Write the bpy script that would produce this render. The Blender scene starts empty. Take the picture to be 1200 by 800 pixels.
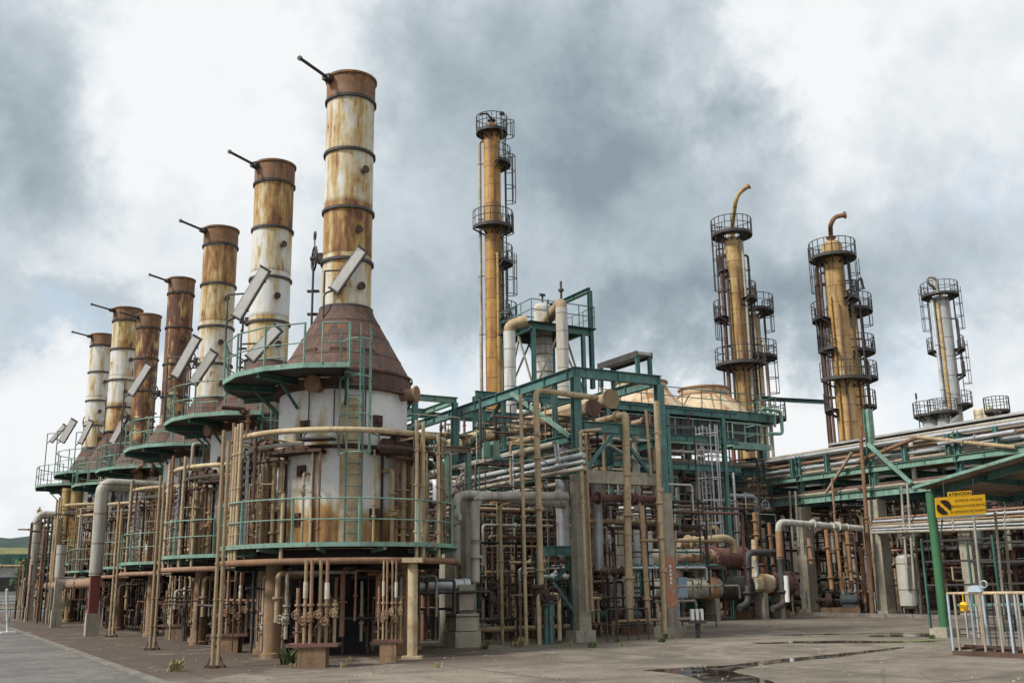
import bpy, math, random
from mathutils import Vector, Matrix
random.seed(7)
SC = bpy.context.scene
COL = SC.collection
R = math.radians

# ------------------------------------------------------------------ camera
CAM_H, F_PX, PITCH, ROLL, YAW = 1.7, 1200.0, 13.4, -0.9, 29.54
cam_rot = Matrix.Rotation(R(-YAW), 3, 'Z') @ Matrix.Rotation(R(90 + PITCH), 3, 'X') @ Matrix.Rotation(R(ROLL), 3, 'Z')
cam_d = bpy.data.cameras.new('camera')
cam_d.sensor_width = 36.0
cam_d.lens = 36.0 * F_PX / 1200.0
cam_d.clip_end = 20000
cam_d.clip_start = 0.1
cam = bpy.data.objects.new('camera', cam_d)
cam.matrix_world = Matrix.Translation((0, 0, CAM_H)) @ cam_rot.to_4x4()
COL.objects.link(cam)
SC.camera = cam
CC = Vector((0, 0, CAM_H))


def ray(px, py):
    return cam_rot @ Vector(((px - 600) / F_PX, -(py - 400) / F_PX, -1))


def _on(px, py, ax, val):
    r = ray(px, py)
    return CC + r * ((val - CC[ax]) / r[ax])


def onX(px, py, v): return _on(px, py, 0, v)
def onY(px, py, v): return _on(px, py, 1, v)
def onZ(px, py, v=0.0): return _on(px, py, 2, v)
def onD(px, py, d): return CC + ray(px, py) * d


def zAt(x, y, py):
    """height at which the upright line through (x, y) crosses image row py"""
    lo, hi = -5.0, 120.0
    for _ in range(50):
        m = (lo + hi) / 2
        q = cam_rot.transposed() @ (Vector((x, y, m)) - CC)
        if 400 - F_PX * q.y / -q.z > py: lo = m
        else: hi = m
    return lo


def azel(px, py):
    d = ray(px, py).normalized()
    return math.atan2(d.x, d.y), math.asin(d.z)


# ------------------------------------------------------------------ light and sky
SUN_AZ, SUN_EL = R(-88), R(44)          # azimuth clockwise from +Y, the sun is up behind the clouds on the furnace side
SC.view_settings.view_transform = 'Standard'
SC.view_settings.look = 'None'
SC.view_settings.exposure = 0.32
SC.view_settings.gamma = 1.0
sun_d = bpy.data.lights.new('sun', 'SUN')
sun_d.energy = 3.6
sun_d.angle = R(10)
sun_d.color = (1.0, 0.95, 0.87)
sun = bpy.data.objects.new('sun', sun_d)
sd = Vector((math.sin(SUN_AZ) * math.cos(SUN_EL), math.cos(SUN_AZ) * math.cos(SUN_EL), math.sin(SUN_EL)))
sun.rotation_euler = sd.to_track_quat('Z', 'Y').to_euler()
sun.location = sd * 60
COL.objects.link(sun)


class NT:
    """tiny helper round a node tree"""
    def __init__(s, tree): s.t = tree; s.n = tree.nodes; s.l = tree.links
    def new(s, typ, **kw):
        nd = s.n.new(typ)
        for k, v in kw.items(): setattr(nd, k, v)
        return nd
    def put(s, sock, v):
        if isinstance(v, bpy.types.NodeSocket): s.l.new(v, sock)
        elif v is not None:
            if isinstance(v, (tuple, list)) and len(v) == 3 and sock.type == 'RGBA': v = (*v, 1)
            sock.default_value = v
    def math(s, op, a, b=None, c=None, clamp=False):
        nd = s.new('ShaderNodeMath', operation=op, use_clamp=clamp)
        for i, v in enumerate((a, b, c)):
            if v is not None: s.put(nd.inputs[i], v)
        return nd.outputs[0]
    def vmath(s, op, a, b=None):
        nd = s.new('ShaderNodeVectorMath', operation=op)
        s.put(nd.inputs[0], a)
        if b is not None: s.put(nd.inputs[1], b)
        return nd.outputs[0]
    def noise(s, vec, scale, detail=4, rough=0.55, dist=0.0):
        nd = s.new('ShaderNodeTexNoise')
        s.put(nd.inputs['Vector'], vec)
        nd.inputs['Scale'].default_value = scale
        nd.inputs['Detail'].default_value = detail
        nd.inputs['Roughness'].default_value = rough
        nd.inputs['Distortion'].default_value = dist
        return nd.outputs[0]
    def ramp(s, fac, stops, mode='LINEAR'):
        nd = s.new('ShaderNodeValToRGB')
        nd.color_ramp.interpolation = mode
        el = nd.color_ramp.elements
        while len(el) < len(stops): el.new(0.5)
        for e, (p, c) in zip(el, stops):
            e.position = p
            e.color = (c, c, c, 1) if isinstance(c, (int, float)) else (*c, 1)
        s.put(nd.inputs[0], fac)
        return nd.outputs[0]
    def step(s, v, a, b):
        nd = s.new('ShaderNodeMapRange', interpolation_type='SMOOTHSTEP')
        s.put(nd.inputs[0], v)
        nd.inputs[1].default_value = a
        nd.inputs[2].default_value = b
        return nd.outputs[0]
    def mix(s, fac, a, b, blend='MIX'):
        nd = s.new('ShaderNodeMix', data_type='RGBA', blend_type=blend)
        s.put(nd.inputs[0], fac)
        s.put(nd.inputs[6], a)
        s.put(nd.inputs[7], b)
        return nd.outputs[2]


world = bpy.data.worlds.new('World')
SC.world = world
world.use_nodes = True
world.node_tree.nodes.clear()
w = NT(world.node_tree)
tc = w.new('ShaderNodeTexCoord')
dirv = tc.outputs['Generated']
sky = w.new('ShaderNodeTexSky', sky_type='NISHITA')
sky.sun_disc = False
sky.sun_elevation = SUN_EL
sky.sun_rotation = SUN_AZ
sep = w.new('ShaderNodeSeparateXYZ')
w.put(sep.inputs[0], dirv)
n_big = w.noise(dirv, 3.2, 6, 0.6)
n_mid = w.noise(w.vmath('ADD', dirv, (3.1, 1.7, 0.4)), 7.0, 7, 0.62, 0.4)
n_fin = w.noise(w.vmath('ADD', dirv, (7.7, 2.2, 5.4)), 20.0, 7, 0.66, 0.6)
wa = w.noise(w.vmath('ADD', dirv, (1.3, 9.1, 4.4)), 6.5, 8, 0.62)
wb = w.noise(w.vmath('ADD', dirv, (8.3, 0.1, 2.4)), 6.5, 8, 0.62)
az = w.math('ARCTAN2', sep.outputs[0], sep.outputs[1])
el = w.math('ARCSINE', sep.outputs[2])
az = w.math('ADD', az, w.math('MULTIPLY', w.math('SUBTRACT', wa, 0.5), 0.34))
el = w.math('ADD', el, w.math('MULTIPLY', w.math('SUBTRACT', wb, 0.5), 0.28))


def blobs(lst):
    acc = None
    for px, py, rx, ry, wt in lst:
        a, e = azel(px, py)
        dx = w.math('DIVIDE', w.math('SUBTRACT', az, a), rx / F_PX * 1.02)
        dy = w.math('DIVIDE', w.math('SUBTRACT', el, e), ry / F_PX)
        d2 = w.math('ADD', w.math('POWER', w.math('ABSOLUTE', dx), 2.6), w.math('POWER', w.math('ABSOLUTE', dy), 2.6))
        g = w.math('MULTIPLY', w.math('EXPONENT', w.math('MULTIPLY', d2, -1.0)), wt)
        acc = g if acc is None else w.math('ADD', acc, g)
    return acc


dark = blobs([(20, 130, 110, 130, .80), (-60, 250, 120, 80, .35), (60, 385, 190, 42, .55), (620, 90, 170, 130, .55), (690, 230, 220, 140, .55), (770, 90, 115, 170, .55),
              (560, 370, 220, 60, .5), (780, 380, 190, 60, .45), (500, 30, 110, 90, .35), (930, 340, 190, 75, .55), (1030, 190, 150, 80, .36),
              (1120, 300, 120, 70, .34), (300, 290, 150, 50, .06), (470, 220, 110, 130, .26), (1150, 60, 90, 40, .18), (250, 250, 90, 60, .12),
              (310, 110, 60, 60, .10), (955, 110, 75, 120, -.34), (235, 110, 150, 150, -.20), (1110, 120, 80, 60, -.15), (70, 540, 200, 70, -.18), (840, 480, 160, 40, -.25)])
cov = w.math('ADD', w.math('SUBTRACT', w.math('MULTIPLY', dark, 0.78), -0.10), w.math('MULTIPLY', w.math('SUBTRACT', n_big, 0.5), 0.46))
cov = w.math('ADD', cov, w.math('MULTIPLY', w.math('SUBTRACT', n_mid, 0.5), 0.26))
cov = w.math('ADD', cov, w.math('MULTIPLY', w.math('SUBTRACT', n_fin, 0.5), 0.12))
def billow(scale, off):
    nn = w.noise(w.vmath('ADD', dirv, off), scale, 2, 0.5, 0.25)
    return w.math('ABSOLUTE', w.math('MULTIPLY', w.math('SUBTRACT', nn, 0.5), 2.0))


puff = w.math('ADD', w.math('MULTIPLY', billow(7.0, (2.0, 5.0, 1.0)), 0.55), w.math('MULTIPLY', billow(15.0, (6.0, 1.0, 3.0)), 0.32))
puff = w.math('ADD', puff, w.math('MULTIPLY', billow(34.0, (1.0, 7.0, 8.0)), 0.18))
puff = w.math('ADD', puff, w.math('MULTIPLY', billow(75.0, (4.0, 2.0, 6.0)), 0.09))
cov = w.math('ADD', cov, w.math('MULTIPLY', w.math('SUBTRACT', puff, 0.24), 0.55))
cloud = w.ramp(cov, [(0.0, (0.735, 0.75, 0.76)), (0.16, (0.63, 0.665, 0.69)), (0.38, (0.475, 0.53, 0.57)), (0.78, (0.30, 0.36, 0.40)),
                     (1.0, (0.215, 0.27, 0.31))])
blue = blobs([(205, 345, 40, 60, .75), (120, 405, 110, 26, .55), (1140, 215, 60, 30, .40), (520, 455, 50, 40, .45), (1090, 420, 60, 70, .30)])
blue = w.math('MULTIPLY', blue, w.step(n_mid, 0.36, 0.62), clamp=True)
skyc = w.mix(1.0, sky.outputs[0], (0.11, 0.11, 0.11), 'MULTIPLY')
bcol = w.mix(0.55, skyc, (0.62, 0.76, 0.88))
col = w.mix(blue, cloud, bcol)
bg = w.new('ShaderNodeBackground')
w.put(bg.inputs[0], col)
bg.inputs[1].default_value = 1.0
wo = w.new('ShaderNodeOutputWorld')
w.l.new(bg.outputs[0], wo.inputs[0])


# ------------------------------------------------------------------ materials
MAT = {}


def base_mat(name):
    m = bpy.data.materials.new(name)
    m.use_nodes = True
    t = NT(m.node_tree)
    bs = t.n['Principled BSDF']
    tcn = t.new('ShaderNodeTexCoord')
    oi = t.new('ShaderNodeObjectInfo')
    off = t.vmath('SCALE', (13.1, 7.7, 5.3))
    sc = off.node
    t.put(sc.inputs[3], t.math('MULTIPLY', oi.outputs['Random'], 9.0))
    co = t.vmath('ADD', tcn.outputs['Object'], off)
    MAT[name] = m
    return m, t, bs, co, oi.outputs['Random'], tcn.outputs['Object']


def paint(name, base, dirt=(0.06, 0.045, 0.03), rust=(0.19, 0.075, 0.025), dirt_amt=0.5, rust_amt=0.25, rough=0.6, metal=0.0, vary=0.25,
          streak=True, bump=0.25, scale=1.0, tint=None):
    m, t, bs, co, rnd, _ = base_mat(name)
    vs = t.vmath('MULTIPLY', co, (3.2 * scale, 3.2 * scale, 0.35 * scale))
    ns = t.noise(vs, 2.2, 5, 0.6)
    nb = t.noise(co, 0.9 * scale, 5, 0.6)
    nf = t.noise(co, 9.0 * scale, 6, 0.65)
    c = t.mix(t.step(nb, 0.3, 0.7), tuple(x * (1 - vary) for x in base), tuple(min(1, x * (1 + vary)) for x in base))
    if tint:
        c = t.mix(t.math('MULTIPLY', rnd, 0.85), c, tint)
    nm = t.noise(t.vmath('ADD', co, (2.2, 8.1, 3.7)), 3.4 * scale, 6, 0.68)
    c = t.mix(t.math('MULTIPLY', t.step(nm, 0.40, 0.66), 0.30 + 0.3 * dirt_amt), c, tuple(x * .55 + y * .25 for x, y in zip(base, dirt)))
    d = t.step(t.math('ADD', t.math('MULTIPLY', ns if streak else nb, 0.6), t.math('MULTIPLY', nf, 0.4)), 0.60 - 0.3 * dirt_amt, 0.80 - 0.2 * dirt_amt)
    c = t.mix(t.math('MULTIPLY', d, 0.85), c, dirt)
    if bump:
        nz = t.noise(t.vmath('MULTIPLY', t.vmath('ADD', co, (4, 4, 1)), (.35, .35, 2.6)), 1.0, 4, 0.7)
        c = t.mix(t.math('MULTIPLY', t.step(nz, 0.54, 0.66), 0.25 + 0.5 * rust_amt), c, t.mix(nf, dirt, rust))
    rr = t.math('ADD', t.math('MULTIPLY', nf, 0.5), t.math('MULTIPLY', t.noise(t.vmath('ADD', vs, (5, 3, 1)), 1.4, 5, 0.6), 0.5))
    rm = t.step(rr, 0.66 - 0.32 * rust_amt, 0.73 - 0.26 * rust_amt)
    c = t.mix(rm, c, t.mix(nf, tuple(x * .45 for x in rust), tuple(min(1, x * 1.5) for x in rust)))
    t.put(bs.inputs['Base Color'], c)
    t.put(bs.inputs['Roughness'], t.math('ADD', rough - 0.1, t.math('MULTIPLY', nf, 0.25), clamp=True))
    bs.inputs['Metallic'].default_value = metal
    bs.inputs['Specular IOR Level'].default_value = 0.3
    if bump:
        b = t.new('ShaderNodeBump')
        b.inputs['Strength'].default_value = bump
        b.inputs['Distance'].default_value = 0.03
        t.put(b.inputs['Height'], nf)
        t.l.new(b.outputs[0], bs.inputs['Normal'])
    return m


def stack_mat(name, amount, dark, pale=(0.56, 0.575, 0.57)):
    """weathered aluminium paint: every plate ring rusts on its own, streaks run down from its upper seam"""
    m, t, bs, co, rnd, ob = base_mat(name)
    sp = t.new('ShaderNodeSeparateXYZ')
    t.put(sp.inputs[0], ob)
    sec = t.math('DIVIDE', t.math('SUBTRACT', sp.outputs[2], 9.56), 1.62)
    wn = t.new('ShaderNodeTexWhiteNoise', noise_dimensions='1D')
    t.put(wn.inputs['W'], t.math('ADD', t.math('FLOOR', sec), t.math('MULTIPLY', rnd, 37.0)))
    fr = t.math('FRACT', sec)
    cv = t.vmath('MULTIPLY', co, (1, 1, 0.13))
    n1 = t.noise(cv, 2.6, 5, 0.62)
    n2 = t.noise(t.vmath('MULTIPLY', co, (1, 1, 0.22)), 8.5, 5, 0.6)
    n3 = t.noise(t.vmath('MULTIPLY', co, (1, 1, .6)), 2.0, 4, 0.55)
    nf = t.noise(co, 14.0, 6, 0.7)
    lvl = t.math('ADD', t.math('MULTIPLY', n1, 0.72), t.math('MULTIPLY', n3, 0.28))
    lvl = t.math('ADD', lvl, t.math('MULTIPLY', t.math('SUBTRACT', wn.outputs['Value'], 0.5), 0.22))
    lvl = t.math('ADD', lvl, t.math('MULTIPLY', t.math('SUBTRACT', n2, 0.5), 0.34))
    lvl = t.math('ADD', lvl, amount - 0.5)
    c = t.ramp(lvl, [(0.37, pale), (0.47, (0.49, 0.44, 0.32)), (0.55, (0.40, 0.28, 0.115)), (0.62, (0.28, 0.155, 0.055)), (0.71, (0.145, 0.07, 0.035)), (0.86, (0.085, 0.042, 0.03))])
    dk = t.step(t.math('ADD', t.math('MULTIPLY', n3, 0.6), t.math('MULTIPLY', n2, 0.4)), 0.62 - 0.5 * dark, 0.74 - 0.45 * dark)
    c = t.mix(dk, c, t.mix(nf, (0.05, 0.025, 0.02), (0.15, 0.07, 0.05)))
    sm = t.math('MULTIPLY', t.step(fr, 0.10, 0.0), t.math('MULTIPLY', n2, 0.9))
    c = t.mix(sm, c, (0.12, 0.055, 0.025))
    c = t.mix(t.math('MULTIPLY', t.step(nf, 0.55, 0.75), 0.25), c, (0.16, 0.09, 0.04))
    t.put(bs.inputs['Base Color'], c)
    t.put(bs.inputs['Roughness'], t.math('ADD', 0.45, t.math('MULTIPLY', lvl, 0.4), clamp=True))
    bs.inputs['Specular IOR Level'].default_value = 0.3
    b = t.new('ShaderNodeBump')
    b.inputs['Strength'].default_value = 0.35
    b.inputs['Distance'].default_value = 0.03
    t.put(b.inputs['Height'], t.math('ADD', nf, t.math('MULTIPLY', n3, 2.0)))
    t.l.new(b.outputs[0], bs.inputs['Normal'])


stack_mat('stack_worn', 0.53, 0.10)
stack_mat('stack_pale', 0.485, 0.06)
stack_mat('stack_dark', 0.62, 0.38)
paint('cone_rust', (0.098, 0.064, 0.056), (0.05, 0.032, 0.028), (0.15, 0.075, 0.042), 0.5, 0.5, 0.8, 0, 0.35, bump=0.5)
paint('cap_rust', (0.19, 0.115, 0.075), (0.05, 0.03, 0.025), (0.25, 0.12, 0.045), 0.5, 0.5, 0.8, 0, 0.3)


def shell_mat():
    m, t, bs, co, rnd, ob = base_mat('shell')
    sp = t.new('ShaderNodeSeparateXYZ')
    t.put(sp.inputs[0], ob)
    cv = t.vmath('MULTIPLY', co, (1, 1, 0.10))
    n1 = t.noise(cv, 2.4, 5, 0.6)
    n2 = t.noise(co, 1.2, 6, 0.65)
    nf = t.noise(co, 12.0, 6, 0.7)
    low = t.step(sp.outputs[2], 4.4, 3.2)
    mid = t.math('MULTIPLY', t.step(sp.outputs[2], 5.0, 5.4), t.step(sp.outputs[2], 6.3, 5.5))
    lvl = t.math('ADD', t.math('MULTIPLY', n1, 0.6), t.math('MULTIPLY', n2, 0.4))
    lvl = t.math('ADD', lvl, t.math('MULTIPLY', low, 0.24))
    lvl = t.math('ADD', lvl, t.math('MULTIPLY', mid, 0.10))
    c = t.ramp(lvl, [(0.3, (0.57, 0.59, 0.615)), (0.52, (0.62, 0.63, 0.62)), (0.60, (0.45, 0.40, 0.28)), (0.68, (0.34, 0.19, 0.06)), (0.82, (0.17, 0.075, 0.03))])
    c = t.mix(t.math('MULTIPLY', t.step(nf, 0.5, 0.75), 0.35), c, (0.2, 0.15, 0.1))
    t.put(bs.inputs['Base Color'], c)
    bs.inputs['Roughness'].default_value = 0.5
    b = t.new('ShaderNodeBump')
    b.inputs['Strength'].default_value = 0.2
    b.inputs['Distance'].default_value = 0.03
    t.put(b.inputs['Height'], t.math('ADD', nf, t.math('MULTIPLY', n2, 3.0)))
    t.l.new(b.outputs[0], bs.inputs['Normal'])


shell_mat()


def tower_mat(name, a, b_, streakc, pitch):
    """insulation cladding sheets in courses, streaked with rust"""
    m, t, bs, co, rnd, ob = base_mat(name)
    sp = t.new('ShaderNodeSeparateXYZ')
    t.put(sp.inputs[0], ob)
    fr = t.math('FRACT', t.math('DIVIDE', sp.outputs[2], pitch))
    wn = t.new('ShaderNodeTexWhiteNoise', noise_dimensions='1D')
    t.put(wn.inputs['W'], t.math('FLOOR', t.math('DIVIDE', sp.outputs[2], pitch)))
    n1 = t.noise(t.vmath('MULTIPLY', co, (1, 1, 0.06)), 2.2, 5, 0.6)
    n2 = t.noise(co, 1.6, 6, 0.66)
    c = t.mix(t.step(t.math('ADD', t.math('MULTIPLY', n1, 0.6), t.math('MULTIPLY', n2, 0.4)), 0.38, 0.62), a, b_)
    c = t.mix(t.math('MULTIPLY', wn.outputs['Value'], 0.3), c, tuple(x * .6 for x in b_))
    n4 = t.noise(t.vmath('MULTIPLY', co, (1, 1, 0.12)), 4.5, 5, 0.6)
    c = t.mix(t.math('MULTIPLY', t.step(n4, 0.52, 0.68), 0.55), c, tuple(x * .45 for x in b_))
    c = t.mix(t.math('MULTIPLY', t.step(n2, 0.56, 0.70), 0.45), c, streakc)
    c = t.mix(t.math('MULTIPLY', t.step(n1, 0.53, 0.68), 0.85), c, streakc)
    c = t.mix(t.math('MULTIPLY', t.step(fr, 0.07, 0.02), 0.8), c, (0.10, 0.06, 0.03))
    t.put(bs.inputs['Base Color'], c)
    bs.inputs['Roughness'].default_value = 0.5
    bs.inputs['Specular IOR Level'].default_value = 0.35


tower_mat('tower_ochre', (0.47, 0.36, 0.17), (0.34, 0.19, 0.055), (0.11, 0.065, 0.035), 1.25)
tower_mat('tower_amber', (0.45, 0.26, 0.075), (0.28, 0.14, 0.035), (0.13, 0.06, 0.03), 1.4)
tower_mat('tower_cream', (0.60, 0.55, 0.42), (0.42, 0.33, 0.18), (0.22, 0.15, 0.08), 1.3)
tower_mat('tower_grey', (0.44, 0.46, 0.47), (0.36, 0.375, 0.38), (0.25, 0.24, 0.2), 1.8)
tower_mat('clad_white', (0.58, 0.585, 0.57), (0.45, 0.445, 0.42), (0.36, 0.29, 0.2), 0.9)
tower_mat('clad_grey', (0.44, 0.43, 0.39), (0.33, 0.32, 0.28), (0.24, 0.20, 0.14), 1.2)
tower_mat('fan_cream', (0.52, 0.43, 0.30), (0.40, 0.30, 0.18), (0.30, 0.11, 0.04), 2.5)

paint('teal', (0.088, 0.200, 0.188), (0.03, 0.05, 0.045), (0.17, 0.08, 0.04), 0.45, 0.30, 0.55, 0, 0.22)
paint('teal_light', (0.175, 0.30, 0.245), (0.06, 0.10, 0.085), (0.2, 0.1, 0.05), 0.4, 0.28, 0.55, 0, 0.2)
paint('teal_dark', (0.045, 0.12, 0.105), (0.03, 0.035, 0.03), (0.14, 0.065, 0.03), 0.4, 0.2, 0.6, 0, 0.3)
paint('green_post', (0.048, 0.145, 0.07), (0.04, 0.12, 0.06), (0.12, 0.08, 0.04), 0.2, 0.03, 0.5, 0, 0.15)
paint('beige', (0.375, 0.29, 0.175), (0.13, 0.085, 0.05), (0.27, 0.125, 0.045), 0.42, 0.30, 0.6, 0, 0.2, tint=(0.22, 0.16, 0.095))
paint('buff', (0.46, 0.37, 0.235), (0.17, 0.115, 0.065), (0.29, 0.14, 0.05), 0.45, 0.25, 0.6, 0, 0.2, tint=(0.31, 0.235, 0.14))
paint('rust_pipe', (0.20, 0.115, 0.072), (0.08, 0.05, 0.035), (0.24, 0.11, 0.045), 0.45, 0.45, 0.8, 0, 0.3, tint=(0.30, 0.20, 0.14))
paint('dark_rust', (0.085, 0.055, 0.045), (0.03, 0.022, 0.02), (0.14, 0.06, 0.03), 0.4, 0.4, 0.85, 0, 0.35)
paint('maroon', (0.135, 0.07, 0.06), (0.05, 0.03, 0.03), (0.2, 0.09, 0.05), 0.4, 0.3, 0.75, 0, 0.3)
paint('grey_pipe', (0.36, 0.345, 0.305), (0.13, 0.11, 0.085), (0.23, 0.13, 0.07), 0.4, 0.15, 0.5, 0.15, 0.25, tint=(0.30, 0.26, 0.2))
paint('galv', (0.42, 0.44, 0.46), (0.2, 0.19, 0.18), (0.2, 0.12, 0.07), 0.25, 0.05, 0.45, 0.35, 0.2)
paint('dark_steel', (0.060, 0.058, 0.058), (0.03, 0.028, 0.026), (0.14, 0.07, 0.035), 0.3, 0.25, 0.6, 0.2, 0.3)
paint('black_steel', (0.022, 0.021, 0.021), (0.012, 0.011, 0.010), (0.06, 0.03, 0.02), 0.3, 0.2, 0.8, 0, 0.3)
paint('white_steel', (0.60, 0.61, 0.60), (0.42, 0.39, 0.33), (0.30, 0.16, 0.08), 0.2, 0.06, 0.5, 0, 0.12)
paint('blue_white', (0.37, 0.45, 0.52), (0.28, 0.28, 0.27), (0.22, 0.12, 0.07), 0.2, 0.10, 0.5, 0, 0.15)
paint('lamp_white', (0.74, 0.73, 0.70), (0.50, 0.45, 0.36), (0.32, 0.18, 0.09), 0.12, 0.04, 0.45, 0, 0.08)
paint('insul', (0.47, 0.43, 0.36), (0.22, 0.18, 0.13), (0.28, 0.16, 0.08), 0.4, 0.1, 0.6, 0, 0.2)
paint('concrete', (0.30, 0.275, 0.22), (0.12, 0.10, 0.08), (0.26, 0.17, 0.09), 0.45, 0.12, 0.9, 0, 0.2, bump=0.4)
paint('stained_concrete', (0.23, 0.155, 0.095), (0.07, 0.045, 0.03), (0.27, 0.13, 0.05), 0.5, 0.35, 0.9, 0, 0.3, bump=0.5)
paint('block', (0.33, 0.30, 0.23), (0.13, 0.11, 0.09), (0.2, 0.15, 0.1), 0.4, 0.1, 0.95, 0, 0.25, bump=0.6)
paint('red_paint', (0.40, 0.145, 0.095), (0.30, 0.21, 0.15), (0.30, 0.25, 0.19), 0.55, 0.42, 0.75, 0, 0.2)
paint('dull_red', (0.17, 0.045, 0.045), (0.1, 0.035, 0.03), (0.2, 0.1, 0.07), 0.3, 0.12, 0.7, 0, 0.2)
paint('orange_pipe', (0.29, 0.165, 0.085), (0.2, 0.1, 0.05), (0.25, 0.1, 0.04), 0.35, 0.25, 0.65, 0, 0.2)
paint('valve_blue', (0.055, 0.075, 0.08), (0.05, 0.07, 0.08), (0.15, 0.08, 0.04), 0.3, 0.15, 0.55, 0, 0.2)
paint('blue_box', (0.33, 0.45, 0.58), (0.2, 0.22, 0.25), (0.2, 0.12, 0.07), 0.2, 0.05, 0.5, 0, 0.15)
paint('yellow', (0.80, 0.46, 0.02), (0.55, 0.33, 0.04), (0.4, 0.2, 0.04), 0.12, 0.0, 0.45, 0, 0.06, bump=0)
paint('sign_black', (0.03, 0.022, 0.015), (0.03, 0.022, 0.015), (0.05, 0.03, 0.02), 0, 0, 0.6, 0, 0.1, bump=0)
paint('sign_faded', (0.22, 0.12, 0.015), (0.2, 0.12, 0.03), (0.2, 0.1, 0.02), 0.1, 0, 0.6, 0, 0.1, bump=0)
paint('sheet_brown', (0.26, 0.205, 0.16), (0.10, 0.07, 0.05), (0.25, 0.13, 0.06), 0.4, 0.2, 0.7, 0, 0.25)
paint('sheet_grey', (0.36, 0.37, 0.37), (0.2, 0.19, 0.18), (0.22, 0.14, 0.08), 0.3, 0.1, 0.6, 0.1, 0.2)
paint('backdrop_wall', (0.10, 0.095, 0.085), (0.04, 0.035, 0.03), (0.13, 0.07, 0.04), 0.5, 0.2, 0.85, 0, 0.3)
paint('shed_roof', (0.06, 0.14, 0.12), (0.04, 0.08, 0.07), (0.1, 0.08, 0.05), 0.3, 0.0, 0.7, 0, 0.15)
paint('lime_wall', (0.56, 0.55, 0.28), (0.4, 0.4, 0.25), (0.4, 0.4, 0.2), 0.2, 0.0, 0.8, 0, 0.1)
paint('leaf', (0.09, 0.125, 0.04), (0.05, 0.07, 0.02), (0.14, 0.13, 0.05), 0.3, 0.2, 0.7, 0, 0.35, streak=False, bump=0)
paint('dry_leaf', (0.30, 0.25, 0.12), (0.18, 0.14, 0.06), (0.2, 0.16, 0.07), 0.3, 0.2, 0.8, 0, 0.3, streak=False, bump=0)
paint('far_leaf', (0.055, 0.10, 0.045), (0.03, 0.06, 0.03), (0.09, 0.11, 0.04), 0.4, 0.2, 0.9, 0, 0.3, streak=False, bump=0)
paint('rubber', (0.03, 0.03, 0.03), (0.05, 0.045, 0.04), (0.06, 0.05, 0.04), 0.2, 0.1, 0.8, 0, 0.2)


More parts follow.
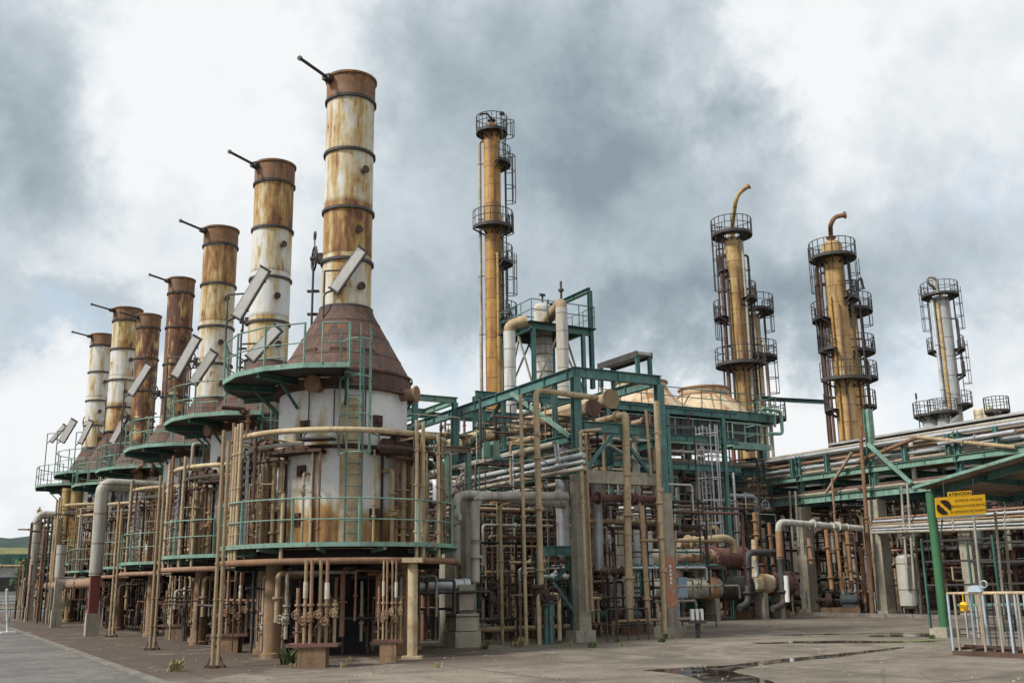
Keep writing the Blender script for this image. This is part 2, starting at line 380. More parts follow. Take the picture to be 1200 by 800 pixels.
# ------------------------------------------------------------------ mesh building
class MB:
    def __init__(s): s.v = []; s.f = []; s.s = []; s.mi = []; s.cur = 0
    def _add(s, vs, fs, smooth):
        o = len(s.v)
        s.v.extend(vs)
        for f in fs:
            s.f.append(tuple(i + o for i in f))
            s.s.append(smooth)
            s.mi.append(s.cur)
    def box(s, c, size, rz=0.0, rot=None):
        c = Vector(c)
        hx, hy, hz = (x / 2 for x in size)
        M = rot if rot is not None else Matrix.Rotation(rz, 3, 'Z')
        vs = [c + M @ Vector((x, y, z)) for x in (-hx, hx) for y in (-hy, hy) for z in (-hz, hz)]
        s._add(vs, [(0, 1, 3, 2), (4, 6, 7, 5), (0, 4, 5, 1), (2, 3, 7, 6), (0, 2, 6, 4), (1, 5, 7, 3)], False)
        return s
    @staticmethod
    def frame(d):
        d = d.normalized()
        up = Vector((0, 0, 1)) if abs(d.z) < 0.95 else Vector((0, 1, 0))
        a = up.cross(d).normalized()
        return a, d.cross(a).normalized(), d
    def bar(s, p0, p1, w_, h):
        p0, p1 = Vector(p0), Vector(p1)
        a, b, d = s.frame(p1 - p0)
        M = Matrix((a, b, d)).transposed()
        return s.box((p0 + p1) / 2, (w_, h, (p1 - p0).length), rot=M)
    def ibeam(s, p0, p1, w_, h, t=0.02):
        p0, p1 = Vector(p0), Vector(p1)
        a, b, d = s.frame(p1 - p0)
        M = Matrix((a, b, d)).transposed()
        L = (p1 - p0).length
        m = (p0 + p1) / 2
        s.box(m + b * (h / 2 - t / 2), (w_, t, L), rot=M)
        s.box(m - b * (h / 2 - t / 2), (w_, t, L), rot=M)
        s.box(m, (t, h - 2 * t, L), rot=M)
        return s
    def tube(s, pts, r, n=10, bend=None, caps=True, closed=False):
        P = [Vector(p) for p in pts]
        if bend is None: bend = 2.2 * r
        if len(P) > 2 and bend and not closed:
            Q = [P[0]]
            for i in range(1, len(P) - 1):
                a, b, c = P[i - 1], P[i], P[i + 1]
                u, v = (a - b), (c - b)
                k = min(bend, u.length * 0.45, v.length * 0.45)
                if k < 1e-4 or u.normalized().dot(v.normalized()) < -0.999: Q.append(b); continue
                p, q = b + u.normalized() * k, b + v.normalized() * k
                for j in range(5):
                    t = j / 4
                    Q.append(p * (1 - t) ** 2 + b * 2 * t * (1 - t) + q * t * t)
            Q.append(P[-1])
            P = Q
        N = len(P)
        T = []
        for i in range(N):
            if closed: d = P[(i + 1) % N] - P[i - 1]
            else: d = P[min(i + 1, N - 1)] - P[max(i - 1, 0)]
            T.append(d.normalized())
        a, b, _ = s.frame(T[0])
        vs = []
        for i in range(N):
            a = (a - T[i] * a.dot(T[i])).normalized()
            b = T[i].cross(a)
            for j in range(n):
                an = 2 * math.pi * j / n
                vs.append(P[i] + a * (r * math.cos(an)) + b * (r * math.sin(an)))
        fs = []
        for i in range(N if closed else N - 1):
            i2 = (i + 1) % N
            for j in range(n):
                fs.append((i * n + j, i * n + (j + 1) % n, i2 * n + (j + 1) % n, i2 * n + j))
        s._add(vs, fs, True)
        if caps and not closed:
            s._add(vs[:n], [tuple(range(n - 1, -1, -1))], False)
            s._add(vs[-n:], [tuple(range(n))], False)
        return s
    def cyl(s, p0, p1, r, n=14): return s.tube([p0, p1], r, n)
    def lathe(s, prof, c=(0, 0, 0), n=32, a0=0.0, a1=None, smooth=True, axis=None):
        """each consecutive pair of the profile (r, z) becomes its own band so that corners stay crisp"""
        c = Vector(c)
        full = a1 is None
        if full: a1 = a0 + 2 * math.pi
        M = Matrix.Identity(3)
        if axis is not None:
            a, b, d = s.frame(Vector(axis))
            M = Matrix((a, b, d)).transposed()
        m = n if full else n + 1
        for (r0, z0), (r1, z1) in zip(prof[:-1], prof[1:]):
            vs = []
            for r_, z_ in ((r0, z0), (r1, z1)):
                for j in range(m):
                    an = a0 + (a1 - a0) * j / n
                    vs.append(c + M @ Vector((r_ * math.cos(an), r_ * math.sin(an), z_)))
            fs = []
            for j in range(n):
                k = (j + 1) % m
                fs.append((j, k, m + k, m + j))
            s._add(vs, fs, smooth and abs(z1 - z0) > 1e-6)
        return s
    def arc(s, c, R_, z, a0, a1, r, n=32, seg=8):
        c = Vector(c)
        pts = [c + Vector((R_ * math.cos(a0 + (a1 - a0) * i / n), R_ * math.sin(a0 + (a1 - a0) * i / n), z)) for i in range(n + 1)]
        return s.tube(pts, r, seg, bend=0)
    def ring(s, c, R_, r, axis=(0, 0, 1), n=20, seg=6):
        c = Vector(c)
        a, b, d = s.frame(Vector(axis))
        pts = [c + a * (R_ * math.cos(2 * math.pi * i / n)) + b * (R_ * math.sin(2 * math.pi * i / n)) for i in range(n)]
        return s.tube(pts, r, seg, closed=True)
    def flange(s, p, d, r, t=0.04):
        p, d = Vector(p), Vector(d).normalized()
        return s.cyl(p - d * t / 2, p + d * t / 2, r, 12)
    def valve(s, p, d, r, up=(0, 0, 1)):
        """gate valve: two flanges, bonnet, stem and handwheel"""
        p, d, up = Vector(p), Vector(d).normalized(), Vector(up).normalized()
        s.flange(p - d * r * 2.2, d, r * 2.0, r * .6)
        s.flange(p + d * r * 2.2, d, r * 2.0, r * .6)
        s.lathe([(r * 1.1, -r * 2.2), (r * 1.7, -r * .8), (r * 1.7, r * .8), (r * 1.1, r * 2.2)], p, 10, axis=d)
        s.cyl(p, p + up * r * 3.4, r * .85, 8)
        s.flange(p + up * r * 2.4, up, r * 1.5, r * .5)
        s.cyl(p + up * r * 3.4, p + up * r * 6.5, r * .28, 6)
        s.ring(p + up * r * 6.0, r * 1.9, r * .25, up, 14, 5)
        a, b, _ = s.frame(up)
        s.cyl(p + up * r * 6.0 - a * r * 1.9, p + up * r * 6.0 + a * r * 1.9, r * .18, 5)
        s.cyl(p + up * r * 6.0 - b * r * 1.9, p + up * r * 6.0 + b * r * 1.9, r * .18, 5)
        return s
    def prism(s, pts, z0, z1):
        n = len(pts)
        vs = [Vector((x, y, z0)) for x, y in pts] + [Vector((x, y, z1)) for x, y in pts]
        s._add(vs, [tuple(range(n - 1, -1, -1)), tuple(range(n, 2 * n))] + [(i, (i + 1) % n, n + (i + 1) % n, n + i) for i in range(n)], False)
        return s
    def build(s, name, mat, parent=None, origin=None):
        me = bpy.data.meshes.new(name)
        if parent is not None:
            root = parent
            while root.parent is not None: root = root.parent
            o = Vector(root.location)
        else:
            o = Vector(origin) if origin is not None else s.base()
        me.from_pydata([v - o for v in s.v], [], s.f)
        me.polygons.foreach_set('use_smooth', s.s)
        for k in ([mat] if isinstance(mat, str) else mat): me.materials.append(MAT[k])
        if not isinstance(mat, str): me.polygons.foreach_set('material_index', s.mi)
        me.update()
        ob = bpy.data.objects.new(name, me)
        COL.objects.link(ob)
        if parent is not None: ob.parent = parent
        else: ob.location = o
        return ob
    def base(s):
        n = len(s.v)
        zs = min(v.z for v in s.v)
        return Vector((sum(v.x for v in s.v) / n, sum(v.y for v in s.v) / n, zs))


def tag(o, label, cat, group=None, kind='thing'):
    if label: o['label'] = label
    if cat: o['category'] = cat
    if group: o['group'] = group
    if kind: o['kind'] = kind
    return o


def thing(name, label, cat, loc, group=None):
    o = bpy.data.objects.new(name, None)
    o.empty_display_size = 0.3
    o.location = loc
    COL.objects.link(o)
    return tag(o, label, cat, group)


def dup(root, loc, label, group=None):
    r = root.copy()
    COL.objects.link(r)
    r.location = loc
    r['label'] = label
    if group: r['group'] = group
    for ch in list(root.children):
        c = ch.copy()
        COL.objects.link(c)
        c.parent = r
        for g in list(ch.children):
            d = g.copy()
            COL.objects.link(d)
            d.parent = c
    return r


def structure(name, mb, mat, origin=(0, 0, 0)):
    o = mb.build(name, mat, None, origin)
    o['kind'] = 'structure'
    return o


def V(*a): return Vector(a)


# ------------------------------------------------------------------ ground
def ground_mat():
    m, t, bs, co, rnd, ob = base_mat('yard')
    n0 = t.noise(ob, 0.16, 6, 0.6)
    n1 = t.noise(ob, 0.7, 7, 0.66)
    n2 = t.noise(ob, 5.0, 7, 0.72)
    n3 = t.noise(ob, 60.0, 4, 0.7)
    c = t.mix(t.step(n0, .35, .65), (0.110, 0.094, 0.073), (0.186, 0.160, 0.125))
    c = t.mix(t.math('MULTIPLY', t.step(n1, 0.45, 0.7), 0.7), c, (0.235, 0.207, 0.166))
    c = t.mix(t.math('MULTIPLY', t.step(n1, 0.50, 0.36), 0.8), c, (0.085, 0.072, 0.058))
    c = t.mix(t.math('MULTIPLY', t.step(n2, 0.50, 0.68), 0.55), c, (0.085, 0.07, 0.055))
    sp = t.new('ShaderNodeSeparateXYZ')
    t.put(sp.inputs[0], ob)
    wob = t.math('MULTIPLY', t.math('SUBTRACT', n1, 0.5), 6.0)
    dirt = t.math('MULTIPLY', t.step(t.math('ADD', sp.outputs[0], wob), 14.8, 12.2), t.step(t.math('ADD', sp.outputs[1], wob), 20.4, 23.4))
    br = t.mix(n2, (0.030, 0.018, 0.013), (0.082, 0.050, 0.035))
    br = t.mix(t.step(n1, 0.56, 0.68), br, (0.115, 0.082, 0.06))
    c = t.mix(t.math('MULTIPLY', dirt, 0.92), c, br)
    dirt2 = t.math('MULTIPLY', t.step(t.math('ADD', sp.outputs[0], wob), 15.8, 17.4), t.step(t.math('ADD', sp.outputs[1], wob), 25.6, 27.6))
    c = t.mix(t.math('MULTIPLY', dirt2, 0.7), c, t.mix(n2, (0.06, 0.045, 0.035), (0.12, 0.095, 0.072)))
    sl = t.new('ShaderNodeTexBrick')
    t.put(sl.inputs['Vector'], t.vmath('ADD', ob, t.vmath('SCALE', (0, 0, 0))))
    sl.inputs['Scale'].default_value = 1.0
    sl.inputs['Brick Width'].default_value = 5.2
    sl.inputs['Row Height'].default_value = 4.1
    sl.inputs['Mortar Size'].default_value = 0.045
    sl.offset = 0.0
    crack = t.new('ShaderNodeTexVoronoi', feature='DISTANCE_TO_EDGE')
    t.put(crack.inputs['Vector'], t.vmath('ADD', ob, t.vmath('MULTIPLY', t.noise(ob, 0.8, 3), (1.2, 1.2, 0))))
    crack.inputs['Scale'].default_value = 0.22
    c = t.mix(t.math('MULTIPLY', t.math('MULTIPLY', sl.outputs['Fac'], t.step(n2, .3, .5)), 0.85), c, (0.04, 0.034, 0.026))
    oil = t.noise(t.vmath('ADD', ob, (31, 17, 0)), 0.55, 3, 0.5, 0.6)
    c = t.mix(t.math('MULTIPLY', t.step(oil, 0.60, 0.72), 0.65), c, (0.07, 0.058, 0.046))
    pt_ = t.noise(t.vmath('ADD', ob, (3, 57, 0)), 0.35, 5, 0.7, 1.0)
    c = t.mix(t.math('MULTIPLY', t.step(pt_, 0.56, 0.62), 0.45), c, (0.27, 0.24, 0.195))
    c = t.mix(t.math('MULTIPLY', t.step(crack.outputs[0], 0.006, 0.001), 0.4), c, (0.05, 0.04, 0.03))
    c = t.mix(t.math('MULTIPLY', n3, 0.30), c, t.mix(n3, (0.05, 0.045, 0.04), (0.36, 0.33, 0.29)))
    t.put(bs.inputs['Base Color'], c)
    t.put(bs.inputs['Roughness'], t.math('SUBTRACT', 0.95, t.math('MULTIPLY', t.step(n1, 0.46, 0.34), 0.25)))
    bs.inputs['Specular IOR Level'].default_value = 0.25
    b = t.new('ShaderNodeBump')
    b.inputs['Strength'].default_value = 0.5
    b.inputs['Distance'].default_value = 0.02
    t.put(b.inputs['Height'], t.math('ADD', n2, n3))
    t.l.new(b.outputs[0], bs.inputs['Normal'])


def simple_ground(name, a, b_, sc=0.5, fine=(0.3, 0.3, 0.3)):
    m, t, bs, co, rnd, ob = base_mat(name)
    n1 = t.noise(ob, sc, 7, 0.66)
    n2 = t.noise(ob, sc * 40, 4, 0.7)
    n4 = t.noise(ob, sc * 7, 6, 0.7)
    c = t.mix(t.step(n1, 0.35, 0.65), a, b_)
    c = t.mix(t.math('MULTIPLY', t.step(n4, 0.46, 0.66), 0.7), c, tuple(x * .55 for x in a))
    c = t.mix(t.math('MULTIPLY', n2, 0.25), c, fine)
    t.put(bs.inputs['Base Color'], c)
    bs.inputs['Roughness'].default_value = 0.9
    bs.inputs['Specular IOR Level'].default_value = 0.25
    b = t.new('ShaderNodeBump')
    b.inputs['Strength'].default_value = 0.4
    b.inputs['Distance'].default_value = 0.02
    t.put(b.inputs['Height'], n2)
    t.l.new(b.outputs[0], bs.inputs['Normal'])


ground_mat()
simple_ground('asphalt', (0.075, 0.071, 0.065), (0.145, 0.139, 0.128), 0.35)
simple_ground('kerb_mat', (0.10, 0.088, 0.073), (0.20, 0.183, 0.155), 1.2)
simple_ground('verge', (0.10, 0.17, 0.035), (0.16, 0.22, 0.06), 0.6, (0.1, 0.15, 0.04))
simple_ground('hill_green', (0.020, 0.042, 0.036), (0.040, 0.068, 0.055), 0.03, (0.04, 0.065, 0.05))
m, t, bs, co, rnd, ob = base_mat('wet')
nw = t.noise(ob, 1.5, 6, 0.65)
t.put(bs.inputs['Base Color'], t.mix(nw, (0.018, 0.015, 0.012), (0.055, 0.045, 0.036)))
t.put(bs.inputs['Roughness'], t.math('ADD', 0.03, t.math('MULTIPLY', t.step(nw, 0.50, 0.66), 0.7)))
bs.inputs['Specular IOR Level'].default_value = 0.5
m, t, bs, co, rnd, ob = base_mat('algae')
nw = t.noise(ob, 2.5, 6, 0.65)
t.put(bs.inputs['Base Color'], t.mix(nw, (0.14, 0.14, 0.06), (0.19, 0.22, 0.045)))
bs.inputs['Roughness'].default_value = 0.9

g = MB()
S_ = 3500
g._add([V(-S_, -S_, 0), V(S_, -S_, 0), V(S_, S_, 0), V(-S_, S_, 0)], [(0, 1, 2, 3)], False)
structure('ground', g, 'yard')


def sheet(name, pts, z, mat):
    mb = MB()
    mb._add([V(p[0], p[1], z) for p in pts], [tuple(range(len(pts)))], False)
    return structure(name, mb, mat)


# road beside the furnaces, its kerb strip, the far cross road and verge
sheet('road', [(-9, -30), (4.0, -30), (4.0, 112), (-9, 112)], 0.004, 'asphalt')
kb = MB()
for i in range(62):
    kb.box((4.14, -28 + i * 2.26 + 1.13, 0.02), (0.22, 2.24, 0.055))
structure('kerb_strip', kb, 'kerb_mat')
sheet('cross_road', [(-260, 112.2), (60, 112.2), (60, 126), (-260, 126)], 0.006, 'asphalt')
sheet('grass_verge', [(-260, 126.2), (60, 126.2), (60, 148), (-260, 148)], 0.008, 'verge')
kb = MB()
kb.box((-100, 126.1, 0.07), (320, 0.3, 0.14))
structure('far_kerb', kb, 'kerb_mat')


def blob(center, rx, ry, rot, n=40, seed=0, rough=0.3):
    rr = random.Random(seed)
    ph = [rr.uniform(0, 6.28) for _ in range(5)]
    pts = []
    for i in range(n):
        a = 2 * math.pi * i / n
        k = 1 + rough * (0.5 * math.sin(2 * a + ph[0]) + 0.35 * math.sin(3 * a + ph[1]) + 0.3 * math.sin(5 * a + ph[2]) + 0.2 * math.sin(9 * a + ph[3]))
        x, y = rx * k * math.cos(a), ry * k * math.sin(a)
        pts.append((center[0] + x * math.cos(rot) - y * math.sin(rot), center[1] + x * math.sin(rot) + y * math.cos(rot)))
    return pts


def strip(pix, wpx, seed=0):
    """wet seam following a drain line on the ground, of uneven width"""
    rr = random.Random(seed)
    P = [onZ(*p) for p in pix]
    Q = []
    for a, b in zip(P[:-1], P[1:]):
        for k in range(7): Q.append(a.lerp(b, k / 7))
    Q.append(P[-1])
    L, Rr = [], []
    for i, p in enumerate(Q):
        d = (Q[min(i + 1, len(Q) - 1)] - Q[max(i - 1, 0)]).normalized()
        nrm = V(-d.y, d.x, 0)
        wd = wpx * rr.uniform(0.4, 1.3) * min(1, 0.25 + i / 4, 0.25 + (len(Q) - 1 - i) / 4)
        L.append((p + nrm * wd)[:2]); Rr.append((p - nrm * wd)[:2])
    return L + Rr[::-1]


def wetquad(name, pts, z, mat): return sheet(name, pts, z, mat)


def sheet_strip(name, poly, z, mat):
    n = len(poly) // 2
    L, Rr = poly[:n], poly[n:][::-1]
    mb = MB()
    for i in range(n - 1):
        mb._add([V(*L[i], z), V(*L[i + 1], z), V(*Rr[i + 1], z), V(*Rr[i], z)], [(0, 1, 2, 3)], False)
    return structure(name, mb, mat)


sheet('puddle', [onZ(*p)[:2] for p in ((752, 785), (775, 783.5), (800, 782), (825, 780), (850, 779.5), (880, 776), (905, 773), (940, 769.5), (980, 766), (1020, 761.5), (1060, 757), (1058, 759), (1022, 764),
    (985, 769), (945, 773), (915, 776.5), (885, 780), (868, 783), (858, 786), (866, 789), (880, 791), (893, 795), (905, 798), (915, 804), (870, 805), (832, 804), (822, 798), (815, 794), (795, 789), (770, 786.5))], 0.004, 'wet')
sheet_strip('drain_water', strip([(905, 744), (960, 743), (1010, 742), (1050, 742), (1100, 741)], 0.30, 5), 0.004, 'wet')
c0 = onZ(1072, 744)
sheet('puddle', blob(c0, 1.5, 0.7, R(-30), seed=31, rough=0.5), 0.008, 'wet')
c0 = onZ(985, 752)
sheet('damp_patch', blob(c0, 2.2, 0.55, R(-30), seed=33, rough=0.5), 0.010, 'wet')
for k, (px, py, r_) in enumerate([(1060, 751, .6), (1000, 743, .5), (1085, 750, .5)]):
    sheet('algae_patch', blob(onZ(px, py), r_, r_ * .3, R(-30), seed=40 + k, rough=0.6), 0.014, 'algae')


# ------------------------------------------------------------------ furnaces
def rail(mb, pts, h=1.05, r=0.022, mid=True, posts=True, spacing=None):
    P = [Vector(p) for p in pts]
    up = V(0, 0, h)
    mb.tube([p + up for p in P], r, 6, bend=0)
    if mid: mb.tube([p + up * 0.52 for p in P], r * .85, 6, bend=0)
    if posts:
        if spacing:
            Q = []
            for a, b in zip(P[:-1], P[1:]):
                k = max(1, round((b - a).length / spacing))
                Q += [a.lerp(b, i / k) for i in range(k)]
            P = Q + [P[-1]]
        for p in P: mb.cyl(p, p + up, r, 6)
    return mb


def ladder(mb, base, z0, z1, right, wd=0.42, r=0.022, step=0.3):
    right = Vector(right).normalized()
    b = Vector((base[0], base[1], 0))
    for sgn in (-1, 1):
        p = b + right * (sgn * wd / 2)
        mb.bar(p + V(0, 0, z0), p + V(0, 0, z1), r * 2.2, r * 1.2)
    z = z0 + step
    while z < z1:
        mb.cyl(b - right * wd / 2 + V(0, 0, z), b + right * wd / 2 + V(0, 0, z), r * .7, 6)
        z += step
    return mb


def cage(mb, base, z0, z1, right, out, wd=0.72, r=0.014, nb=5, hoop=1.0):
    right, out = Vector(right).normalized(), Vector(out).normalized()
    b = Vector((base[0], base[1], 0))
    def pt(a, z): return b + right * (wd / 2 * math.cos(a)) + out * (wd * .95 * math.sin(a)) + V(0, 0, z)
    for k in range(nb):
        a = math.pi * k / (nb - 1)
        mb.bar(pt(a, z0), pt(a, z1), r * 3, r)
    z = z0
    while z <= z1 + 1e-3:
        mb.tube([pt(math.pi * i / 10, z) for i in range(11)], r * 1.5, 5, bend=0)
        z += hoop
    return mb


def pol(a, r_, z, c): return Vector((c[0] + r_ * math.cos(R(a)), c[1] + r_ * math.sin(R(a)), z))


def make_furnace(c, label):
    c = Vector((c[0], c[1], 0))
    root = thing('furnace', label, 'furnace', c, 'process furnaces in a row')
    P = lambda a, r_, z: pol(a, r_, z, c)
    F = -110
    # legs on concrete feet
    for a in (F - 50, F + 50, F + 112, F - 112, F + 180):
        mb = MB()
        mb.lathe([(0.30, 0), (0.30, 0.12), (0.22, 0.14), (0.235, 1.2), (0.22, 2.42)], P(a, 2.2, 0), 16)
        mb.build('leg', 'stained_concrete', root)
    mb = MB()
    mb.lathe([(0, 2.36), (2.35, 2.36), (2.35, 2.68), (0, 2.68)], c, 40)
    for a in range(0, 180, 45):
        d = V(math.cos(R(a)), math.sin(R(a)), 0) * 2.9
        mb.ibeam(c - d + V(0, 0, 2.27), c + d + V(0, 0, 2.27), 0.14, 0.17)
    mb.build('floor_plate', 'black_steel', root)
    mb = MB()
    for a in range(0, 360, 60):
        q = P(a + 10, 1.15, 0)
        mb.lathe([(0.0, 1.45), (0.2, 1.45), (0.34, 1.75), (0.34, 2.36)], q, 14)
        mb.cyl(q + V(0, 0, 0.9), q + V(0, 0, 1.46), 0.05, 8)
    mb.lathe([(0, 0.55), (0.62, 0.55), (0.62, 1.9), (0.3, 2.36)], c, 20)
    mb.box(c + V(0, 0, 0.28), (1.1, 1.1, 0.56))
    mb.build('burner', 'black_steel', root)
    # lower walkway
    mb = MB()
    mb.lathe([(2.0, 2.72), (3.18, 2.72), (3.18, 2.75), (2.0, 2.75), (2.0, 2.72)], c, 48)
    wk = mb.build('walkway', 'dark_steel', root)
    mb = MB()
    mb.lathe([(3.19, 2.71), (3.25, 2.71), (3.25, 2.82), (3.19, 2.82), (3.19, 2.71)], c, 48)
    for a in range(0, 360, 30):
        mb.bar(P(a, 1.9, 2.60), P(a, 3.2, 2.68), 0.07, 0.10)
    mb.build('walkway_kerb', 'teal_light', wk)
    mb = MB()
    A = [F - 172 + i * 10 for i in range(35)]
    rail(mb, [P(a, 3.2, 2.82) for a in A], 1.08, 0.022, True, False)
    for a in A[::3]:
        mb.bar(P(a, 3.2, 2.75), P(a, 3.2, 3.92), 0.055, 0.055)
    mb.build('railing', 'teal_light', wk)
    # shell
    mb = MB()
    mb.lathe([(1.8, 2.68), (1.8, 5.33)], c, 48)
    mb.lathe([(1.8, 5.42), (1.8, 6.98)], c, 48)
    mb.build('shell', 'shell', root)
    mb = MB()
    for z in (2.8, 5.34):
        mb.lathe([(1.78, z), (1.93, z), (1.93, z + 0.08), (1.78, z + 0.08)], c, 48)
    mb.lathe([(1.70, 6.94), (1.99, 6.94), (1.99, 7.0), (1.70, 7.0)], c, 48)
    for q0, q1 in ((-62, -14), (24, 70), (92, 150)): mb.lathe([(1.80, 5.18), (2.35, 5.18), (2.35, 5.26), (1.80, 5.26), (1.8, 5.18)], c, 14, R(F + q0), R(F + q1))
    for a in range(15, 375, 30):
        if abs((a - F + 180) % 360 - 180) > 20:
            mb.bar(P(a, 1.84, 2.9), P(a, 1.84, 5.33), 0.05, 0.09)
    mb.build('shell_band', 'dark_rust', root)
    # hood and stack
    mb = MB()
    mb.lathe([(1.93, 7.0), (1.90, 7.48), (0.84, 9.38), (0.76, 9.60)], c, 48)
    mb.lathe([(1.945, 7.44), (1.96, 7.44), (1.96, 7.50), (1.92, 7.50)], c, 48)
    hood = mb.build('hood', 'cone_rust', root)
    mb = MB()
    for k in range(3):
        mb = MB()
        q = P(F - 38 + k * 30, 1.55, 8.02)
        mb.box(q, (0.42, 0.06, 0.25), R(F - 38 + k * 30 + 90))
        mb.build('access_plate', 'dark_rust', hood)
    for z in (8.0, 8.6, 9.1):
        rz = 1.90 + (0.84 - 1.90) * (z - 7.48) / 1.9
        mb = MB()
        mb.lathe([(rz - .01, z - .02), (rz + .018, z - .02), (rz + .002, z + .02)], c, 48)
        mb.build('plate_seam', 'dark_rust', hood)
    mb = MB()
    mb.lathe([(0.72, 9.56), (0.72, 16.18)], c, 40)
    mb.lathe([(0.68, 16.18), (0.68, 9.6)], c, 40)
    st = mb.build('stack', 'stack_worn', root)
    for z in (9.58, 11.0, 12.58, 14.41, 16.14):
        mb = MB()
        mb.lathe([(0.70, z - .05), (0.785, z - .05), (0.785, z + .03), (0.70, z + .05)], c, 40)
        mb.build('seam_ring', 'dark_steel', st)
    for a, z in ((F + 34, 13.75), (F + 22, 11.85), (F + 30, 10.15)):
        mb = MB()
        d = V(math.cos(R(a)), math.sin(R(a)), 0)
        mb.cyl(P(a, 0.68, z), P(a, 0.86, z), 0.085, 12)
        mb.flange(P(a, 0.86, z), d, 0.12, 0.04)
        mb.build('sampling_port', 'dark_rust', st)
    mb = MB()
    mb.lathe([(0.70, 16.18), (0.74, 16.20), (0.745, 16.84), (0.79, 16.85), (0.79, 16.92), (0.68, 16.92), (0.66, 16.2)], c, 40)
    mb.build('stack_cap', 'cap_rust', st)
    mb = MB()
    d = V(-0.83, -0.56, 0)
    q = c + V(0, 0, 16.72) + V(-.28, .12, 0)
    mb.cyl(q + d * 0.15, q + d * 2.05, 0.05, 10)
    mb.cyl(q + d * 2.0, q + d * 2.06, 0.075, 10)
    mb.box(q + d * 0.55, (0.5, 0.26, 0.16), math.atan2(d.y, d.x))
    mb.build('davit_arm', 'dark_steel', st)
    # damper wheel on its bracket at the side of the stack
    lat = V(-0.87, 0.49, 0)
    fr = V(-0.49, -0.87, 0)
    mb = MB()
    hub = c + lat * 0.98 + V(0, 0, 11.2)
    mb.ring(hub, 0.36, 0.035, lat + fr * .4, 22, 6)
    for k in range(3):
        a, b, _ = MB.frame(lat + fr * .4)
        v = a * math.cos(k * 1.047) + b * math.sin(k * 1.047)
        mb.cyl(hub - v * .35, hub + v * .35, 0.018, 6)
    mb.cyl(hub + lat * .12, c + lat * .66 + V(0, 0, 11.2), 0.06, 10)
    mb.box(c + lat * .78 + V(0, 0, 11.2), (0.2, 0.2, 0.3), R(150))
    mb.cyl(hub + V(0, 0, -.3) + fr * .1, hub + V(0, 0, -3.8) + fr * .1, 0.035, 6)
    mb.ring(hub + V(0, 0, .72), 0.12, 0.03, lat + fr * .4, 12, 5)
    mb.cyl(hub + V(0, 0, .72), hub + V(0, 0, .3), 0.02, 5)
    mb.box(hub + V(0, 0, -1.0), (0.35, 0.12, 0.06), R(150))
    mb.box(hub + V(0, 0, -1.7), (0.3, 0.12, 0.06), R(150))
    mb.build('damper_wheel', 'dark_steel', root)
    # upper half-moon platform
    mb = MB()
    a0, a1 = R(F - 118), R(F + 2)
    mb.lathe([(1.96, 7.24), (3.35, 7.24), (3.35, 7.28), (1.96, 7.28), (1.96, 7.24)], c, 6, a0, a1)
    up = mb.build('upper_platform', 'dark_steel', root)
    mb = MB()
    mb.lathe([(3.33, 7.20), (3.39, 7.20), (3.39, 7.33), (3.33, 7.33), (3.33, 7.20)], c, 6, a0, a1, False)
    for q in (F - 118, F + 2): mb.bar(P(q, 1.9, 7.26), P(q, 3.36, 7.26), .05, .13)
    for a in (F - 118, F - 95, F - 70, F - 45, F - 20, F + 2):
        pass
    mb.build('platform_kerb', 'teal_light', up)
    for a in (F - 118, F - 80, F - 42, F + 1):
        mb = MB()
        mb.ibeam(P(a, 1.9, 7.15), P(a, 3.34, 7.15), 0.12, 0.16)
        mb.bar(P(a, 1.85, 6.45), P(a, 2.5, 7.06), 0.06, 0.06)
        mb.build('platform_bracket', 'teal_dark', up)  # darker teal puts the shade below the deck into the paint
    mb = MB()
    A = [F - 118 + i * 20 for i in range(6)]
    rail(mb, [P(a, 3.35, 7.3) for a in A], 1.08, 0.022, True, False)
    for a in A: mb.bar(P(a, 3.35, 7.3), P(a, 3.35, 8.4), 0.05, 0.05)
    rail(mb, [P(F - 118, 2.0, 7.3), P(F - 118, 3.35, 7.3)], 1.08, spacing=.7)
    rail(mb, [P(F - 10, 3.35, 7.3), P(F + 2, 3.35, 7.3), P(F + 2, 2.5, 7.3)], 1.08)
    mb.build('railing', 'teal_light', up)
    # caged ladder up the front
    rt = V(math.cos(R(F + 90 + 8)), math.sin(R(F + 90 + 8)), 0)
    ot = V(math.cos(R(F + 8)), math.sin(R(F + 8)), 0)
    mb = MB()
    bp = P(F + 8, 2.12, 0)
    ladder(mb, bp, 2.8, 8.35, rt)
    for z in (3.6, 4.9, 6.2): mb.bar(bp + V(0, 0, z) - rt * .2, P(F + 3, 1.8, z), 0.04, 0.02); mb.bar(bp + V(0, 0, z) + rt * .2, P(F + 13, 1.8, z), 0.04, 0.02)
    ld = mb.build('ladder', 'teal', root)
    mb = MB()
    cage(mb, bp, 5.1, 8.5, rt, ot, 0.82)
    mb.build('safety_cage', 'teal_light', ld)
    # cream duct behind the ladder
    mb = MB()
    mb.lathe([(0.34, 2.78), (0.34, 5.3)], P(F + 7, 1.62, 0), 20)
    mb.lathe([(0.34, 5.44), (0.34, 6.5), (0.2, 6.7)], P(F + 7, 1.62, 0), 20)
    mb.build('vertical_duct', 'buff', root)
    # ring headers
    mb = MB()
    mb.arc(c, 3.22, 2.36, R(F - 80), R(F + 86), 0.085, 40, 10)
    mb.build('lower_ring_header', 'rust_pipe', root)
    mb = MB()
    mb.arc(c, 2.92, 5.66, R(F - 84), R(F + 78), 0.075, 40, 10)
    for a in (F - 84, F - 45, F, F + 40, F + 78):
        mb.bar(P(a, 1.8, 5.5), P(a, 2.92, 5.56), 0.05, 0.05)
    mb.build('upper_ring_header', 'buff', root)
    mb = MB()
    mb.arc(c, 2.6, 5.36, R(F - 84), R(F - 24), 0.06, 20, 8)
    mb.build('steam_ring', 'grey_pipe', root)
    mb = MB()
